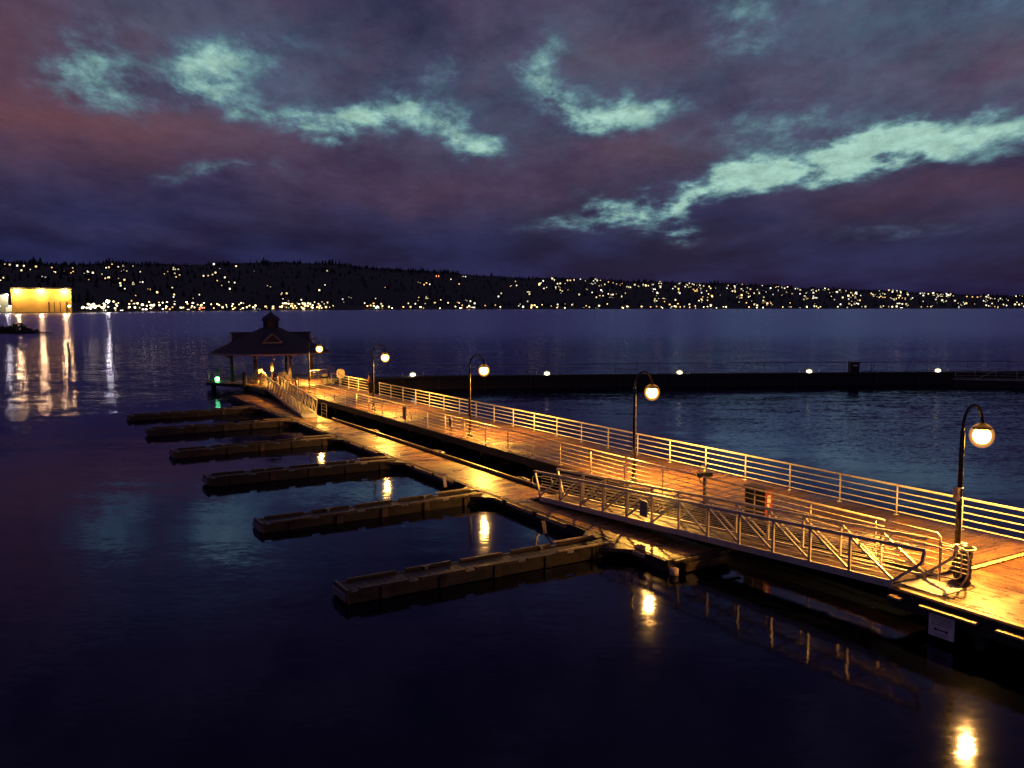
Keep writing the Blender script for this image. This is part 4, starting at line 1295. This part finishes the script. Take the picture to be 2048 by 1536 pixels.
def finger(i, label, proto=None):
    s = 24.05 - 0.35 + 9.28 * i if i else 23.75
    s = 23.45 + 9.3 * i
    # root: at the main float edge
    if proto is None:
        r = root('finger_float', label, 'dock', W(s, 18.1, 0), TH, 'finger floats reaching out from the long float')
        Lf = 9.75; hw = .56
        rng = random.Random(30)
        pw = .24
        me = MB().box(-hw + .10, hw - .10, -pw / 2 + .006, pw / 2 - .006, -.05, 0).mesh('plank'); me.materials.append(M['fingerdeck'])
        y = -.05
        while y > -Lf + .1:
            obj('plank', me, r, None, (0, y - pw / 2, ZF - .06 + rng.uniform(-.004, .004))); y -= pw
        MB().box(-hw + .05, hw - .05, -Lf + .05, -.02, -.35, ZF - .12).build('pontoon', M['black'], r)
        for sx in (-1, 1):
            x = sx * (hw - .05)
            MB().box(x - .05, x + .05, -Lf, 0, .03, ZF - .04).build('edge_beam', M['timber'], r)
            y = -.3
            while y > -Lf + .9:
                ln = min(1.55, Lf + y)
                z = ZF + .035 + rng.uniform(-.01, .015)
                MB().box(x - .055, x + .055, y - ln, y, ZF - .037, z).build('bull_rail', M['whaler'], r)
                y -= ln + .35
            MB().box(x - .045, x + .045, -2.3 - .25 * sx, -.35, ZF + .06, ZF + .10).build('root_board', M['edge'], r)  # lamplight on the root boards put into their pale colour
            # corner gusset
            g = [(sx * (hw - .1), -1.0), (sx * (hw - .1), -.02), (sx * (hw + .85), -.02)]
            if sx < 0: g = g[::-1]
            MB().prism(g, ZF - .14, ZF - .015).build('gusset', M['whaler'], r)
        for cy in (-2.6, -6.9):
            cl = MB(); cl.box(-hw + .12, -hw + .18, cy - .05, cy + .05, ZF - .055, ZF + .03); cl.beam((-hw + .15, cy - .15, ZF + .05), (-hw + .15, cy + .15, ZF + .05), .035, .035)
            cl.build('cleat', M['steel'], r)
        for k in range(5):
            MB().box(hw + .003, hw + .05, -1.2 - k * 1.9, -.95 - k * 1.9, .02, ZF + .01).build('fender_post', M['whaler'], r)
        MB().box(-hw, hw, -Lf - .10, -Lf - .003, .03, ZF + .03).build('end_board', M['whaler'], r)
        MB().box(-hw + .04, hw - .04, -Lf - .16, -Lf - .103, .10, .30).build('bumper', M['signgrey'], r)
        return r
    c = dup_tree(proto)
    c.location = W(s + (-.05, .06, 0, -.08, .05)[i - 1], 18.1, (-.02, .012, -.01, .015, -.012)[i - 1])
    c.rotation_euler = (R((.25, -.2, .15, -.3, .2)[i - 1]), 0, TH + R((.5, -.35, .25, -.5, .4)[i - 1]))
    c['label'] = label
    return c
flabels = ['nearest finger float, its tip below the middle of the picture', 'second nearest finger float, over the reflection of the third lamp',
           'third finger float from the nearest', 'third finger float from the far end', 'second farthest finger float', 'farthest finger float beyond the pavilion side']
flabels[5] = 'farthest finger float, shortest looking and closest to the green light'
f0 = finger(0, flabels[0])
for i in range(1, 6):
    finger(i, flabels[i], f0)

def pick(label, cat, s, t, z, ds, dt, dz, mname='edge', name='loose_board'):
    o = MB(); o.beam((0, 0, 0), (-ds, dt, dz), .14, .04)
    tag(o.build(name, M[mname], None, None, W(s, t, z), TH), label, cat)
pick('pale loose board leaning at the root of the third finger float', 'board', 33.9, 16.9, ZF + .08, 1.0, .45, .25)
pick('pale loose board at the root of the nearest finger float', 'board', 25.3, 16.6, ZF - .02, .9, .5, .2, 'whaler')

# ---- breakwater walkway beyond the pier
def breakwater():
    r = root('breakwater', 'long dark breakwater walkway beyond the pier', 'breakwater', (0, 0, 0), 0)
    pts = [(-17.6, 84.6), (-10.0, 88.3), (37.4, 93.2), (60.0, 95.0), (110.0, 97.0)]
    zb = 1.22
    for i in range(len(pts) - 1):
        a, b = Vector((*pts[i], 0)), Vector((*pts[i + 1], 0))
        d = (b - a).normalized(); nrm = Vector((-d.y, d.x, 0))
        e = .02 if i else 0
        w0, w1 = 0, 2.6
        vs = [a, b, b + nrm * w1, a + nrm * w1]
        MB().add([(p.x, p.y, -2) for p in vs] + [(p.x, p.y, zb - .16) for p in vs], [(0, 3, 2, 1), (4, 5, 6, 7), (0, 1, 5, 4), (1, 2, 6, 5), (2, 3, 7, 6), (3, 0, 4, 7)]).build('wall_section', M['concrete'], r)
        Ln = (b - a).length; kk = 2.4
        while kk < Ln - .5:
            pp = a + d * kk
            MB().beam(pp - nrm * .06 + Vector((0, 0, -1)), pp - nrm * .06 + Vector((0, 0, zb - .17)), .34, .12, up=nrm).build('buttress', M['timber'], r)
            kk += 4.8
        o0 = -.12
        if i:
            MB().beam(a + nrm * .03 + Vector((0, 0, zb + .065)), b + nrm * .03 + Vector((0, 0, zb + .065)), .16, .12).build('kerb', M['concrete'], r)  # lip added to keep the low lamps' reflections off the water
        vs = [a + nrm * o0, b + nrm * o0, b + nrm * (w1 + .1), a + nrm * (w1 + .1)]
        MB().add([(p.x, p.y, zb - .157) for p in vs] + [(p.x, p.y, zb) for p in vs], [(0, 3, 2, 1), (4, 5, 6, 7), (0, 1, 5, 4), (1, 2, 6, 5), (2, 3, 7, 6), (3, 0, 4, 7)]).build('cap_slab', M['concrete'], r)
    # far-side cable railing
    rr = root('railing', 'thin dark cable railing along the breakwater', 'railing', (0, 0, 0), 0)
    mat = M['pole']
    for i in range(1, len(pts) - 1):
        a, b = Vector((*pts[i], zb)), Vector((*pts[i + 1], zb))
        d = (b - a).normalized(); nrm = Vector((-d.y, d.x, 0))
        a += nrm * 2.5; b += nrm * 2.5
        MB().tube([a + Vector((0, 0, 1.1)), b + Vector((0, 0, 1.1))], .03, 5).build('top_rail', mat, rr)
        for z in (.25, .5, .75):
            MB().tube([a + Vector((0, 0, z)), b + Vector((0, 0, z))], .010, 4).build('cable', mat, rr)
        Ln = (b - a).length; k = 0
        while k < Ln:
            p = a + d * k
            MB().tube([p, p + Vector((0, 0, 1.1))], .02, 5).build('post', mat, rr); k += 2.4
    # low lamps on the near edge
    for i, px in enumerate((825, 1094, 1360, 1620, 1878)):
        x_ = None
        tx = (px - 1024) / FPX
        # intersect the bearing with the wall line
        for (ax, ay), (bx, by) in zip(pts, pts[1:]):
            den = (bx - ax) - tx * (by - ay) * 1.0
            k = (tx * ay - ax) / den
            if 0 <= k <= 1:
                x_, y_ = ax + (bx - ax) * k, ay + (by - ay) * k
                break
        names = ['leftmost low lamp on the breakwater, just right of the second pier lamp', 'second low breakwater lamp from the left', 'middle low breakwater lamp',
                 'low breakwater lamp nearest the small kiosk', 'rightmost low breakwater lamp']
        l = root('breakwater_lamp', names[i], 'lamp', (x_ * 1.019, y_ * 1.019, zb), 0, 'low lamps on the breakwater')
        MB().tube([(0, 0.25, 0.003), (0, .25, .22), (0, .0, .20)], .03, 6).build('bracket', M['black'], l)
        MB().lathe([(.05, -.14), (.20, -.10), (.28, 0), (.22, .10), (.05, .15)], (0, 0, 0.15), 12).build('globe', M['bulb_white'], l)
        MB().lathe([(.36 * math.sin(math.pi * q / 10) + .001, -.15 * math.cos(math.pi * q / 10) * (2.0 if q > 5 else 1.0)) for q in range(11)], (0, 0, .16), 16).build('low_lamp_halo', M['bulb_halo_white'], l)  # bloom halo shaped as a glowing volume, not a lamp part
        for sx in (-1.1, 1.1):
            MB().tube([(sx, -.02, 0), (sx, -.02, .42)], .035, 6).build('guard_post', M['white'], l)
        MB().tube([(-1.1, .01, .03), (1.1, .01, .03)], .012, 5).build('guard_bar', M['white'], l)
    kx, ky = (1712 - 1024) / FPX * 94, 94.4
    k = root('kiosk', 'small dark kiosk with a pale strip on the breakwater', 'kiosk', (kx, ky, zb), 0)
    MB().box(-.48, .48, -.4, .4, .003, 1.15).build('body', M['black'], k)
    MB().box(-.56, .56, -.48, .48, 1.153, 1.25).build('roof', M['black'], k)
    MB().box(-.27, .27, -.43, -.403, .78, .92).build('notice_strip', M['signwhite'], k)
    k2 = root('life_ring_post', 'thin post with a ring right of the kiosk on the breakwater', 'life ring', (kx + 1.9, ky, zb), 0)
    MB().tube([(0, 0, 0), (0, 0, 1.05)], .03, 6).build('post', M['pole'], k2)
    MB().tube([(.16 * math.cos(2 * math.pi * q / 12) + .12, -.05, .7 + .25 * math.sin(2 * math.pi * q / 12)) for q in range(12)], .05, 6, closed=True).build('ring', M['trim'], k2)
    # small railed landing at the right
    g = root('side_landing', 'dim brown railed landing in front of the right end of the breakwater', 'dock', (50.0, 90.3, 0), R(-14))
    MB().box(-3, 12, 0, 2, -.5, .75).build('deck', M['timber'], g)
    for x in (-2.9, -1, 1, 3, 5, 7, 9):
        MB().tube([(x, .05, .753), (x, .05, 1.85)], .03, 6).build('post', M['railbrown'], g)
    for z in (1.85, 1.55, 1.25, .98):
        MB().tube([(-2.9, .05, z), (11, .05, z)], .02, 5).build('rail', M['railbrown'], g)
    for x0 in (-1, 3):
        MB().beam((x0, .05, .8), (x0 + 2, .05, 1.8), .05, .05, up=(0, 1, 0)).build('brace', M['railbrown'], g)
breakwater()
